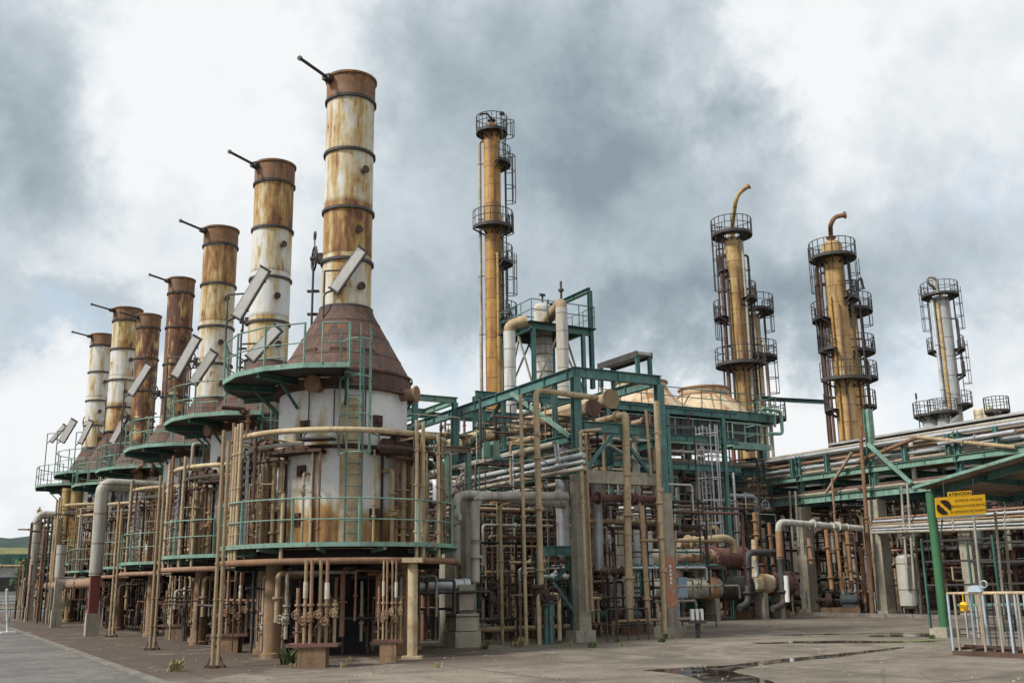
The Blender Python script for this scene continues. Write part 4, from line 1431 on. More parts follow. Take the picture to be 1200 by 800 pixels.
G1 = 'beige risers before the teal frame'
ypipe(27.9, [(589, 757), (586, 592), (597, 590)], .055, 'beige', 'beige riser standing nearest the silver elbow pipe, ending under the thick pipes', group=G1, flanges=((0, .3), (0, .6)))
ypipe(27.1, [(617, 757), (610, 462)], .055, 'buff', 'slim buff riser reaching above the teal side beam', group=G1, flanges=((0, .28), (0, .5), (0, .75)))
ypipe(27.2, [(634, 692), (628, 457), (700, 466)], .092, 'buff', 'stout buff riser turning over at the top to the corner post', group=G1, n=12, flanges=((0, .1), (0, .4), (0, .65)))
ypipe(27.2, [(634, 702), (632, 692)], .13, 'dark_rust', 'dark rusty valve at the foot of the stout buff riser', flanges=((0, .5),), name='valve', cat='valve', valves=((0, .5, (0, -1, 0)),))
ypipe(27.0, [(688, 716), (680, 505), (704, 503)], .05, 'buff', 'thin buff riser close before the concrete corner column', group=G1, flanges=((0, .2), (0, .6)))
ypipe(27.05, [(694, 716), (686, 509)], .045, 'beige', 'thinner beige riser beside the concrete corner column', group=G1, flanges=((0, .25), (0, .5)))
p0 = onY(733, 486, 27.3)
pipe([onY(738, 726, 27.3), p0, p0 + V(0, 9, 0)], .125, 'buff', 'stout buff pipe coming forward under the frame and dropping to the ground between its columns', n=14, flanges=((0, .2), (0, .5), (1, .05)), bend=.12)
ypipe(27.0, [(760, 729), (752, 592)], .085, 'beige', 'beige riser under the maroon cross pipe, nearest the red painted column', group=G1, flanges=((0, .2), (0, .7)))
ypipe(27.0, [(779, 742), (769, 470)], .095, 'buff', 'buff pipe running up the red painted column to the frame top', group=G1, n=12, flanges=((0, .4), (0, .55)))
ypipe(27.15, [(757, 480), (763, 556)], .05, 'beige', 'short beige pipe hanging under the frame top beside the red painted column', group=G1)
ypipe(27.7, [(692, 583), (776, 585)], .12, 'maroon', 'maroon cross pipe between the two front columns', n=12, flanges=((0, .1), (0, .55), (0, .62)))
ypipe(28.6, [(700, 560), (702, 668)], .15, 'galv', 'bare silver drop pipe beside the concrete corner column', n=14)
ypipe(28.0, [(712, 668), (705, 668), (735, 670)], .11, 'dark_rust', 'dark rusty pipe with thick flanges low behind the front column', flanges=((1, .2), (1, .5), (1, .8)))
ypipe(28.2, [(722, 505), (708, 508), (708, 580)], .06, 'beige', 'hooked beige pipe under the lower teal cross beam')
ypipe(28.8, [(744, 505), (747, 600)], .13, 'clad_grey', 'grey clad drop pipe under the lower teal cross beam', n=14)
ypipe(28.0, [(700, 533), (712, 520), (760, 548)], .045, 'galv', 'slanting silver pipe under the lower teal cross beam')
# big pipes inside the frame running away beside the furnaces
for k, (px, py, r_, mat, back, lab, capm) in enumerate([
    (694, 478, .20, 'beige', 26, 'big beige pipe with a bolted maroon end plate under the frame top', 'maroon'),
    (755, 493, .10, 'beige', 20, 'small beige pipe with a capped end beside the far frame column', 'maroon'),
    (716, 467, .24, 'buff', 24, 'buff pipe lying highest under the frame top, wider than the others', 'buff'),
    (650, 520, .10, 'grey_pipe', 24, 'grey pipe deep in the frame over the silver bundle', None)]):
    p = onY(px, py, YF + (.9 if k else .45))
    mb = MB()
    mb.tube([p, p + V(0, back, 0)], r_, 16)
    if capm: mb.flange(p + V(0, .03, 0), (0, 1, 0), r_ * 1.45, .10)
    for q in range(1, 6): mb.flange(p + V(0, back * q / 6, 0), (0, 1, 0), r_ * 1.12, .06)
    o = tag(mb.build('pipe', mat), lab, 'pipe', 'large pipes in the teal frame')
    if capm and capm != mat:
        m2 = MB()
        m2.flange(p + V(0, -.05, 0), (0, 1, 0), r_ * 1.5, .07)
        m2.build('end_plate', capm, o)
# silver bundle along the frame side
rr = random.Random(3)
ORD = ['lowest', 'second lowest', 'middle', 'second highest', 'highest']
for k in range(5):
    a = onX(664, 552 - k * 7.5, XA - .9 + .28 * k)
    r_ = (.075, .06, .09, .06, .07)[k]
    pipe([a + V(0, -1, 0), a + V(0, 24, 0)], r_, ('grey_pipe', 'galv', 'galv', 'grey_pipe', 'galv')[k], ORD[k] + ' silver pipe in the sloping bundle beside the teal frame', group='silver pipe bundle', flanges=((0, .1), (0, .3), (0, .5)))
for k in range(4):
    a = onX(655, 577 - k * 9, XA + .3 + .3 * k)
    pipe([a, a + V(0, 26, 0)], (.07, .10, .06, .08)[k], rr.choice(['rust_pipe', 'beige', 'grey_pipe']), 'dull pipe running away inside the teal frame behind the silver bundle', group='dull pipes inside the frame', flanges=((0, .2), (0, .4)))
# curved twin hoses
for k in range(2):
    ypipe(27.9 + .1 * k, [(650 + 4 * k, 520), (652 + 4 * k, 537), (660 + 4 * k, 550), (672, 553 + 2 * k)], .035, 'galv', 'curved silver conduit beside the corner post', group='curved conduits')
mb = MB()
p = onY(658, 545, 28.6)
mb.lathe([(.0, 2.6), (.19, 2.6), (.22, 2.8), (.22, p.z + .55), (.0, p.z + .75)], (p.x, 28.6, 0), 18)
tag(mb.build('dipleg', 'galv'), 'bare silver vertical vessel with a dented jacket behind the corner post', 'vessel')
# teal junction cabinets
for k, px in enumerate((569, 580)):
    p = onY(px, 527, 30)
    t = thing('junction_cabinet', ('first' if k == 0 else 'second') + ' pale teal cabinet hung over the silver bundle, counted from the furnace', 'cabinet', p - V(0, 0, .28), 'teal cabinets')
    mb = MB()
    mb.box(p, (.26, .2, .56))
    mb.build('case', 'teal_light', t)
    mb = MB()
    mb.box(p + V(0, -.105, 0), (.22, .015, .50))
    mb.build('door', 'teal_light', t)
for k, (px, py, w_) in enumerate(((708, 533, .5), (668, 545, .3))):
    p = onY(px, py, 29.5)
    mb = MB()
    mb.box(p, (w_, .4, .7))
    mb.box(p + V(0, -.21, 0), (w_ * .8, .02, .55))
    tag(mb.build('control_box', 'teal_dark'), 'dark teal control box ' + ('below the lower cross beam' if k == 0 else 'beside the silver vessel'), 'box')

# shaded equipment below the frame
def drum(c, r, z0, z1, mat, label, horizontal=None, legs=True, group=None):
    c = Vector((c[0], c[1], 0))
    t = thing('drum', label, 'vessel', c, group)
    mb = MB()
    mb.lathe([(0, z0 - r * .35), (r * .6, z0 - r * .28), (r, z0), (r, z1), (r * .8, z1 + r * .25), (r * .4, z1 + r * .4), (0, z1 + r * .43)], c, 24)
    mb.build('body', mat, t)
    if legs:
        for k in range(3):
            a = k * 2.09 + .5
            mb = MB()
            mb.bar(c + V(math.cos(a) * r * .9, math.sin(a) * r * .9, 0), c + V(math.cos(a) * r * .9, math.sin(a) * r * .9, z0 + .1), .09, .09)
            mb.build('leg', 'dark_steel', t)
    mb = MB()
    mb.cyl(c + V(0, 0, z1 + r * .4), c + V(0, 0, z1 + r * .4 + .35), .08, 8)
    mb.flange(c + V(0, 0, z1 + r * .4 + .35), (0, 0, 1), .15, .05)
    mb.build('nozzle', 'dark_rust', t)
    return t


p = onY(672, 680, 31); drum(p, .55, 1.0, 3.6, 'clad_white', 'pale vertical drum in the shade beside the corner column', group='pale drums under the frame')
p = onY(722, 660, 32); drum(p, .62, .9, 3.8, 'clad_white', 'pale vertical drum seen between the two front columns', group='pale drums under the frame')
p = onY(745, 650, 34); drum(p, .70, 1.2, 4.6, 'clad_white', 'widest pale drum behind the red painted column', group='pale drums under the frame')
p = onY(655, 630, 33)
mb = MB()
mb.lathe([(0, -1.6), (.5, -1.45), (.62, -1.2), (.62, 1.2), (.5, 1.45), (0, 1.6)], (p.x, 33, p.z), 24, axis=(1, 0, 0))
mb.box((p.x - .8, 33, p.z - 1.6), (.2, .8, 2.4)); mb.box((p.x + .8, 33, p.z - 1.6), (.2, .8, 2.4))
tag(mb.build('horizontal_drum', 'dark_rust'), 'dark rusty horizontal drum in the shade behind the stout buff riser', 'vessel')
# green frame and stand low at the corner column
t = thing('small_frame', 'low teal braced frame under the teal pipe frame, beside the corner column', 'frame', onY(650, 735, 28.2))
a, b = onY(648, 645, 28.2), onY(672, 645, 28.2)
part_beam(t, (a.x - .6, 28.2, a.z), (b.x, 28.2, a.z), .12, .3, 'teal')
for x in (a.x - .6, b.x - .1): part_column(t, x, 28.2, 0, a.z - .16, .12, 'teal_dark')
part_beam(t, onY(673, 655, 28.1), onY(650, 680, 28.1), .08, .1, 'teal_dark', 'brace', False)
part_beam(t, onY(648, 682, 28.1), onY(675, 720, 28.1), .08, .1, 'teal', 'brace', False)
t = thing('pipe_hoop', 'buff pipe hoop standing over two green standpipes', 'pipe', onZ(650, 752))
mb = MB()
a, b = onY(632, 755, 27.0), onY(656, 752, 27.0)
mb.tube([V(a.x, 27, 0), V(a.x, 27, 1.42), V(b.x, 27, 1.42), V(b.x, 27, 0.1)], .065, 8)
mb.build('pipe', 'buff', t)
for k, px in enumerate((640, 646)):
    p = onY(px, 740, 27.2)
    mb = MB(); mb.cyl((p.x, 27.2, 0), (p.x, 27.2, 1.25), .075, 10); mb.build('standpipe', 'teal', t)
t = thing('funnel_stand', 'maroon drain funnel with a shelf at the foot of the corner column', 'drain funnel', onZ(688, 748))
p = onZ(690, 748)
mb = MB(); mb.lathe([(.04, 0), (.04, .12), (.26, .42), (.24, .42), (.03, .15)], p, 16); mb.build('funnel', 'maroon', t)
mb = MB(); mb.box(p + V(.1, 0, .47), (.9, .5, .05)); mb.build('shelf', 'maroon', t)
mb = MB()
for dx in (-.2, 0, .2, .4): mb.tube([p + V(dx, 0, .5), p + V(dx, 0, 1.25)], .045, 8); mb.flange(p + V(dx, 0, .9), (0, 0, 1), .09, .06)
mb.tube([p + V(-.25, 0, 1.25), p + V(.5, 0, 1.25)], .06, 8)
mb.build('manifold', 'beige', t)

# ------------------------------------------------------------------ tangles of pipework
CL_MATS = ['beige', 'beige', 'rust_pipe', 'grey_pipe', 'dark_rust', 'dark_rust', 'grey_pipe', 'grey_pipe', 'galv', 'dark_steel', 'buff', 'maroon']


def tangle(n, xr, yr, zr, seed, label, group, rads=(.03, .09), mats=CL_MATS, vert=.6, mass=False):
    rr = random.Random(seed)
    ms = sorted(set(mats))
    big = MB()
    for i in range(n):
        x, y = rr.uniform(*xr), rr.uniform(*yr)
        r_ = rr.uniform(*rads)
        mat = rr.choice(mats)
        fl = []
        if rr.random() < vert:
            z0 = rr.choice((0.05, 0.05, rr.uniform(*zr)))
            z1 = min(zr[1], z0 + rr.uniform(1.2, zr[1] - zr[0]))
            pts = [(x, y, z0), (x, y, z1)]
            if rr.random() < .75:
                d = rr.choice((V(1, 0, 0), V(-1, 0, 0), V(0, 1, 0))) * rr.uniform(.5, 2.4)
                pts.append(tuple(Vector(pts[-1]) + d))
                if rr.random() < .5: pts.append(tuple(Vector(pts[-1]) + V(0, 0, rr.choice((-1, 1)) * rr.uniform(.4, 1.2))))
        else:
            z = rr.uniform(zr[0] + .2, zr[1])
            d = rr.choice((V(1, 0, 0), V(1, 0, 0), V(0, 1, 0)))
            L = rr.uniform(1.5, 5)
            pts = [(x, y, z), tuple(V(x, y, z) + d * L)]
            if rr.random() < .8: pts.append(tuple(Vector(pts[-1]) + V(0, 0, -rr.uniform(.4, max(.5, z * .8)))))
            if rr.random() < .5: pts.insert(0, tuple(Vector(pts[0]) + V(0, 0, -rr.uniform(.4, max(.5, z * .8)))))
        k = len(pts) - 1
        fl = [(rr.randrange(k), rr.uniform(.2, .8)) for _ in range(rr.choice((1, 2, 3)))]
        vl = []
        if rr.random() < .55:
            s = rr.randrange(k)
            a, b = Vector(pts[s]), Vector(pts[s + 1])
            vl = [(s, rr.uniform(.25, .75), (0, -1, .15) if abs((b - a).normalized().z) > .7 else (0, 0, 1))]
        pts = [(p[0], p[1], max(.06, p[2])) for p in pts]
        if mass:
            P = [Vector(p) for p in pts]
            big.cur = ms.index(mat)
            big.tube(P, r_, 7)
            for sg_, u in fl: big.flange(P[sg_].lerp(P[sg_ + 1], u), P[sg_ + 1] - P[sg_], r_ * 1.7, max(.05, r_ * .5))
            for sg_, u, up in vl: big.valve(P[sg_].lerp(P[sg_ + 1], u), P[sg_ + 1] - P[sg_], r_ * .95, up)
        else:
            pipe(pts, r_, mat, label, group=group, n=8, flanges=fl, valves=vl)
    if mass: tag(big.build('pipework', ms), label, 'pipework', None, 'stuff')

SHADE_MATS = ['dark_rust', 'dark_rust', 'dark_steel', 'dark_rust', 'teal_dark', 'dark_steel', 'rust_pipe', 'black_steel', 'grey_pipe', 'beige', 'maroon']  # dark colours that put the interior shade into the pipes themselves

tangle(46, (14.0, 17.9), (28.6, 34), (0.1, 4.3), 11, 'one of many pipes tangled in the shade between the concrete pier and the corner column', 'pipe tangle beside the pier')
tangle(26, (18.7, 20.6), (28.4, 35), (0.1, 4.6), 12, 'one of many pipes tangled in the shade between the two front concrete columns', 'pipe tangle between the front columns', vert=.5)
tangle(110, (14.5, 21.5), (34, 52), (0.5, 7.6), 13, 'mass of pipes in the shade deep inside the teal frame', '', rads=(.04, .14), vert=.45, mass=True)
tangle(150, (13.2, 17.2), (31, 70), (0.2, 5.2), 14, 'mass of pipes in the dark behind the furnace legs', '', rads=(.04, .14), vert=.55, mass=True)
tangle(170, (14.6, 18.0), (29.2, 33), (0.1, 4.3), 15, 'mass of thin dark pipes and valves between the pier and the corner column', '', rads=(.018, .05), vert=.6, mass=True, mats=SHADE_MATS)
tangle(110, (18.8, 23), (29, 36), (0.1, 4.6), 16, 'mass of thin dark pipes behind the two front columns', '', rads=(.018, .06), vert=.55, mass=True, mats=SHADE_MATS)
tangle(90, (15.2, 21), (28.2, 34), (4.2, 7.6), 17, 'mass of thin pipes and cables under the top of the teal frame', '', rads=(.015, .05), vert=.45, mass=True, mats=SHADE_MATS + ['galv', 'teal'])


tangle(120, (22, 40), (41.0, 43.6), (0.3, 8.2), 41, 'mass of thin pipes rising before the fan cooler', '', rads=(.025, .07), vert=.6, mass=True, mats=SHADE_MATS + ['galv', 'buff', 'grey_pipe'])
for k in range(4):
    tangle(60, (7.6, 11.4), (26.0 + 8.1 * k, 30.2 + 8.1 * k), (0.1, 2.25), 400 + k, 'mass of thin dark pipes under the furnace floor', '', rads=(.018, .05), vert=.55, mass=True, mats=[m_ for m_ in SHADE_MATS if m_ != 'teal_dark'])
for k in range(6):
    y0 = 31.0 + 8.1 * k
    tangle(26, (8.0, 13.5), (y0 + .1, y0 + 1.1), (2.6, 7.2), 300 + k, 'mass of pipes crowding between two neighbouring furnaces', '', rads=(.025, .08), vert=.6, mass=True, mats=['rust_pipe', 'dark_rust', 'beige', 'buff', 'grey_pipe', 'dark_steel'])
tangle(60, (5.6, 8.0), (62, 80), (0.3, 6.5), 320, 'mass of thin pipes round the roadside ducts', '', rads=(.03, .08), vert=.7, mass=True, mats=['rust_pipe', 'dark_rust', 'beige', 'buff', 'dark_steel'])


def pump(c, rz, label, mat='dark_rust', s=1.0):
    c = Vector((c[0], c[1], 0))
    t = thing('pump', label, 'pump', c, 'pumps on the ground')
    d = V(math.cos(rz), math.sin(rz), 0)
    mb = MB(); mb.box(c + V(0, 0, .15 * s), (1.5 * s, .6 * s, .3 * s), rz); mb.build('base', 'stained_concrete', t)
    mb = MB()
    q = c - d * .35 * s + V(0, 0, .58 * s)
    mb.lathe([(0, -.38 * s), (.2 * s, -.36 * s), (.22 * s, -.3 * s), (.22 * s, .3 * s), (0, .34 * s)], q, 16, axis=d)
    mb.box(q + V(0, 0, -.22 * s), (.5 * s, .3 * s, .1 * s), rz); mb.box(q + V(0, 0, .24 * s), (.18 * s, .16 * s, .14 * s), rz)
    mb.build('motor', 'valve_blue' if mat != 'maroon' else 'teal_dark', t)
    mb = MB()
    q = c + d * .42 * s + V(0, 0, .58 * s)
    mb.lathe([(0, -.12 * s), (.28 * s, -.1 * s), (.28 * s, .1 * s), (0, .14 * s)], q, 16, axis=d)
    mb.cyl(q, q + V(0, 0, .7 * s), .08 * s, 8); mb.flange(q + V(0, 0, .5 * s), (0, 0, 1), .15 * s, .06)
    mb.cyl(q, q + d * .5 * s, .1 * s, 8); mb.flange(q + d * .4 * s, d, .17 * s, .06)
    mb.cyl(q - d * .7 * s, q, .05 * s, 8)
    mb.build('casing', mat, t)
    return t


pump(onZ(600, 748), R(10), 'dark pump on a plinth in the shade beside the slim buff riser')
pump(onZ(712, 741), R(-20), 'dark pump between the two front columns', 'maroon')
pump(onZ(748, 742), R(30), 'dark pump at the foot of the red painted column')
t = thing('hose_rack', 'low dark frame with handrail between the two front columns', 'frame', onZ(738, 744))
mb = MB()
a, b = onY(712, 745, 26.9), onY(760, 745, 26.9)
rail(mb, [V(a.x, 26.9, 0), V((a.x + b.x) / 2, 26.9, 0), V(b.x, 26.9, 0)], .95, .025, True, True, .45)
mb.build('bars', 'dark_steel', t)
t = thing('bollard_stand', 'small dark stand with three white stripes on the ground beside the red painted column', 'stand', onZ(818, 747))
p = onZ(818, 747)
mb = MB(); mb.cyl(p, p + V(0, 0, .45), .07, 8); mb.box(p + V(0, 0, .50), (.5, .35, .1), R(-29)); mb.build('post', 'dark_steel', t)
mb = MB()
for k in range(3): mb.box(p + V(.875, -.485, 0) * (-.15 + .15 * k) + V(0, 0, .72), (.08, .3, .34), R(-29))
mb.build('stripe', 'white_steel', t)
p = onZ(800, 735)
mb = MB()
rail(mb, [p, p + V(1.2, -.6, 0)], .5, .03)
tag(mb.build('low_rail', 'dark_steel'), 'low dark rail beside the small striped stand', 'rail')
p = onY(799, 688, 31)
mb = MB(); mb.box(p, (.42, .12, .75)); mb.box(p + V(0, -.07, 0), (.36, .02, .66)); mb.cyl((p.x - .1, 31.1, 0), (p.x - .1, 31.1, p.z + .3), .03, 6)
tag(mb.build('switch_box', 'blue_box'), 'pale blue switch box on a thin pole before the heat exchangers', 'box')
pipe([onY(795, 730, 31.5), onY(791, 590, 31.5)], .03, 'galv', 'thin silver conduit pole rising beside the red painted column', n=6)


# ------------------------------------------------------------------ heat exchangers
def exchanger(px0, px1, py, Y, r, mats, label, bonnet=.34):
    a, b = onY(px0, py, Y), onY(px1, py, Y)
    z = b.z
    t = thing('heat_exchanger', label, 'heat exchanger', ((a.x + b.x) / 2, Y, 0), 'heat exchangers on saddles')
    L = b.x - a.x
    xm = b.x - L * bonnet
    mb = MB()
    mb.lathe([(0, 0), (r * .8, 0), (r * .84, .1), (r * .84, xm - a.x)], (a.x, Y, z), 24, axis=(1, 0, 0))
    mb.build('shell', mats[0], t)
    mb = MB()
    mb.lathe([(r * .84, 0), (r * 1.15, 0), (r * 1.15, .12), (r, .12), (r, b.x - xm - .3), (r * 1.12, b.x - xm - .3), (r * 1.12, b.x - xm - .18), (r * .9, b.x - xm - .12), (r * .55, b.x - xm), (0, b.x - xm + .04)], (xm, Y, z), 24, axis=(1, 0, 0))
    for k in range(16):
        an = k * math.pi / 8
        for dx in (.06, b.x - xm - .24):
            mb.cyl((xm + dx - .12, Y + r * 1.08 * math.cos(an), z + r * 1.08 * math.sin(an)), (xm + dx + .12, Y + r * 1.08 * math.cos(an), z + r * 1.08 * math.sin(an)), .03, 5)
    mb.build('bonnet', mats[1], t)
    mb = MB()
    mb.lathe([(r * .85, 0), (r * .95, 0), (r * .95, .5), (r * .85, .5)], (xm - .75, Y, z), 24, axis=(1, 0, 0))
    mb.build('band', mats[2], t)
    for x in (a.x + L * .2, a.x + L * .6):
        mb = MB()
        mb.box((x, Y, (z - r * .8) / 2), (.25, r * 1.3, z - r * .8))
        mb.build('saddle', 'concrete', t)
    for x, s in ((a.x + L * .3, 1), (xm + .35, 1), (xm + .4, -1)):
        mb = MB()
        mb.cyl((x, Y, z + s * r * .7), (x, Y, z + s * (r + .45)), .13, 12)
        mb.flange((x, Y, z + s * (r + .4)), (0, 0, 1), .22, .08)
        mb.build('nozzle', 'dark_rust', t)
    return t


exchanger(748, 874, 654, 38.6, .52, ('grey_pipe', 'maroon', 'maroon'), 'upper heat exchanger with a maroon bonnet, above the dark one')
exchanger(762, 879, 688, 38.0, .56, ('grey_pipe', 'dark_steel', 'orange_pipe'), 'lower heat exchanger with a nearly black bonnet and a rusty orange band')
exchanger(881, 929, 683, 37.6, .50, ('tower_cream', 'maroon', 'fan_cream'), 'small heat exchanger with a cream shell and purple brown bonnet beside the black pipe', .55)
ypipe(37.6, [(795, 636), (850, 630), (860, 636), (860, 648)], .19, 'buff', 'fat cream pipe bending down onto the upper heat exchanger', n=16, flanges=((0, .2),), bend=.4)
ypipe(37.9, [(790, 655), (838, 652)], .16, 'rust_pipe', 'pinkish rusty pipe end above the lower heat exchanger', n=14, flanges=((0, .8),))
ypipe(36.6, [(908, 647), (876, 647), (877, 706), (866, 712)], .15, 'dark_steel', 'black bent pipe hooking down between the heat exchangers', n=14, flanges=((1, .3), (1, .8)), bend=.35)
ypipe(37.0, [(884, 655), (887, 668), (886, 676)], .11, 'galv', 'short silver pipe dropping onto the small heat exchanger', n=12)
ypipe(37.1, [(884, 632), (885, 676)], .15, 'buff', 'stubby buff pipe standing on the small heat exchanger', n=12)
ypipe(36.2, [(1010, 619), (912, 611), (914, 655)], .15, 'clad_grey', 'pale grey pipe along the yard edge turning down into the orange drop pipe', n=14, bend=.35, flanges=((0, .3), (0, .6)))
ypipe(36.2, [(914, 655), (919, 708), (905, 713)], .15, 'dark_steel', 'black drop pipe with orange upper length beside the small heat exchanger', n=14, bend=.3, flanges=((0, .7),))
ypipe(36.15, [(912.5, 622), (914, 652)], .156, 'orange_pipe', 'orange painted length of the drop pipe above the black pipe', n=14)
ypipe(36.0, [(921, 674), (923, 705)], .11, 'white_steel', 'short white pipe beside the black drop pipe', n=12)
for k, (px, y0, y1) in enumerate(((884, 600, 632), (901, 612, 660), (968, 620, 690), (980, 622, 690), (992, 618, 680), (1017, 612, 690), (948, 630, 660), (1008, 640, 705))):
    ypipe(37.2 + .2 * (k % 3), [(px, y0), (px + (y1 - y0) * .1, y1)], .085 if k % 2 else .11, 'orange_pipe' if k not in (6, 1) else 'rust_pipe', 'slim orange drop pipe behind the yard edge near the concrete posts', group='orange drop pipes', flanges=((0, .3), (0, .8)))
for k, (px, py) in enumerate(((820, 726), (870, 724), (902, 723), (985, 720))):
    pump(onZ(px, py), R(20 + 40 * k), ['dark pump below the heat exchangers, nearest the concrete frame foot', 'dark pump below the black bonnet', 'rusty pump below the small heat exchanger', 'rusty pump between the concrete posts of the rack'][k], 'dark_rust' if k % 2 else 'maroon', 1.25)
t = thing('cable_cabinet', 'rust streaked cream cabinet on the ground below the lower heat exchanger', 'cabinet', onZ(845, 722))
p = onZ(845, 722)
mb = MB(); mb.box(p + V(0, .3, .75), (1.0, .6, 1.5)); mb.build('case', 'fan_cream', t)
mb = MB(); mb.box(p + V(-.25, -.012, .75), (.44, .03, 1.35)); mb.box(p + V(.25, -.012, .75), (.44, .03, 1.35)); mb.build('door', 'clad_grey', t)

# ------------------------------------------------------------------ pipe rack
XR = 41.3
rk = thing('pipe_rack', 'long teal pipe rack on concrete posts along the far side of the yard', 'pipe rack', (XR, 38, 0))
pR = onX(1010, 580, XR)
Z1, Z2, Z3 = onX(1010, 580, XR).z, onX(1010, 552, XR).z, onX(1010, 527, XR).z
Yb = [onX(1033, 650, XR).y, onX(945, 650, XR).y]
dY = Yb[1] - Yb[0]
rows = [Yb[0] + dY * k for k in range(-4, 8)]
for k, y in enumerate(rows):
    for j, x in enumerate((XR, XR + 5.2)):
        mb = MB()
        mb.box((x, y, (Z1 - .3) / 2), (.62, .62, Z1 - .3))
        mb.box((x, y, .12), (1.0, 1.0, .24))
        mb.build('concrete_post', 'concrete', rk)
        part_column(rk, x, y, Z1 - .3, Z3 + (2.0 if (k == 4 and j == 0) else .2), .34 if k == 4 else .26, 'teal_light' if k == 4 else 'teal')
    part_beam(rk, (XR - .4, y, Z1 - .02), (XR + 5.5, y, Z1 - .02), .22, .36, 'teal')
    part_beam(rk, (XR - .3, y, Z2 - .05), (XR + 5.4, y, Z2 - .05), .2, .3, 'teal_dark')
    part_beam(rk, (XR - .3, y, Z3 - .05), (XR + 5.4, y, Z3 - .05), .2, .26, 'teal')
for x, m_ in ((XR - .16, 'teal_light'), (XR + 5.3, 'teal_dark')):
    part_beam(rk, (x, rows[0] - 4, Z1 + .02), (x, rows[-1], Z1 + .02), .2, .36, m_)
    part_beam(rk, (x, rows[0] - 4, Z2 + .02), (x, rows[-1], Z2 + .02), .2, .3, m_)
for y in [rows[3] + dY * .5 * k for k in range(-2, 8)]:
    part_beam(rk, (XR - .16, y + .4, Z2 + .2), (XR - .16, y + .4, Z3 + .1), .18, .18, 'teal', 'short_post')
part_beam(rk, onX(1017, 520, XR - .5), onX(1068, 566, XR - .5), .16, .16, 'teal_light', 'brace', False)
part_beam(rk, onX(998, 530, XR - .5), onX(968, 577, XR - .5), .12, .12, 'sheet_brown', 'brace', False)
rr = random.Random(21)
for tier, (z, n) in enumerate(((Z1 + .3, 11), (Z2 + .28, 11), (Z3 + .22, 12))):
    for k in range(n):
        x = XR + .15 + 4.9 * k / (n - 1) + rr.uniform(-.08, .08)
        r_ = rr.choice((.06, .08, .09, .12))
        mat = rr.choice(('galv', 'grey_pipe', 'clad_grey', 'grey_pipe', 'rust_pipe') if tier >= 2 else ('rust_pipe', 'grey_pipe', 'dark_rust', 'beige', 'rust_pipe'))
        y0, y1 = rows[0] - 4, rows[-1] + 8
        if rr.random() < .15: y0 = rr.uniform(rows[2], rows[5])
        pts = [(x, y0, z + r_), (x, y1, z + r_)]
        if rr.random() < .25: pts.insert(0, (x, y0, z - 2.0))
        lab = ('silver grey pipe lying on the top tier of the rack', 'dull rusty pipe lying on the middle tier of the rack', 'dull rusty pipe lying on the lowest tier of the rack')[max(0, 2 - tier)]
        pipe(pts, r_, mat, lab, group='pipes on the rack, tier %s' % ('lowest', 'middle', 'top')[min(tier, 2)], n=9)
for k, (dx, z, r_, m_) in enumerate(((.12, Z2 + .30, .075, 'grey_pipe'), (.10, Z2 + .58, .09, 'galv'), (.12, Z2 + .86, .07, 'rust_pipe'), (.04, Z3 + .16, .09, 'galv'), (-.1, Z1 + .30, .09, 'grey_pipe'))):
    pipe([(XR + dx, rows[0] - 4, z), (XR + dx, rows[-1] + 8, z)], r_, m_, ['dull grey pipe lowest on the yard side of the rack middle tier', 'silver pipe just above the dull grey one on the rack side', 'rusty thin pipe under the top tier on the yard side of the rack', 'silver pipe along the yard edge of the rack top tier', 'dull grey pipe along the lowest rack beam'][k], n=12, flanges=[(0, q / 14) for q in range(1, 14)])
for k, (px, py0, px1, py1) in enumerate(((1005, 541, 1075, 512), (1075, 512, 1190, 524), (1100, 520, 1190, 505))):
    pipe([onX(px, py0, XR - .3), onX(px1, py1, XR - .3)], .10, ('rust_pipe', 'beige', 'galv')[k], ('rusty pipe slanting up over the rack beams', 'beige pipe sagging along the rack side', 'silver pipe crossing the rusty pipes on the rack')[k], flanges=((0, .5),))
# roof over the rack end, grey sheet
t = thing('sheet_canopy', 'long grey sheet roof along the top of the pipe rack', 'roof', (XR + 6, 25, Z3))
a = onX(975, 521, XR + 5.6)
b = onX(1200, 484, XR + 5.6)
mb = MB()
mb.box((XR + 6.6, (a.y + b.y - 20) / 2, (a.z + b.z) / 2), (2.6, abs(a.y - b.y) + 20, .12))
mb.build('sheet', 'sheet_grey', t)
mb = MB()
mb.box((XR + 5.6, (a.y + b.y - 20) / 2, (a.z + b.z) / 2 - 1.1), (.1, abs(a.y - b.y) + 20, 2.0))
mb.build('gap_panel', 'dark_steel', t)  # dark sheet added to fill the sky gap under the roof
# conduit stands and thin tubes before the rack
for k, (px, y0, y1) in enumerate(((1008, 718, 500), (1056, 690, 570), (1063, 690, 566), (975, 640, 560), (925, 640, 575), (932, 640, 575))):
    xpipe(XR - .7, [(px + (y0 - y1) * .07, y0), (px, y1)], .06 if k else .10, 'rust_pipe' if k in (0, 3) else 'grey_pipe', ['rusty drop pipe down the concrete rack post', 'thin grey tube hanging by the white drums', 'thin grey tube next to another by the white drums', 'rusty tube between rack beams', 'thin tube below the catwalk cage', 'second thin tube below the catwalk cage'][k], flanges=((0, .5),))
tangle(60, (42.6, 48), (27, 46), (0.2, 6.0), 31, 'one of many pipes tangled under the pipe rack', 'pipe tangle under the rack', rads=(.05, .16), vert=.6, mats=CL_MATS + ['rust_pipe', 'dark_rust', 'dark_rust', 'grey_pipe'])
tangle(110, (30, 40), (40, 54), (0.2, 7.5), 32, 'mass of pipes behind the heat exchangers', '', rads=(.04, .15), vert=.55, mass=True)
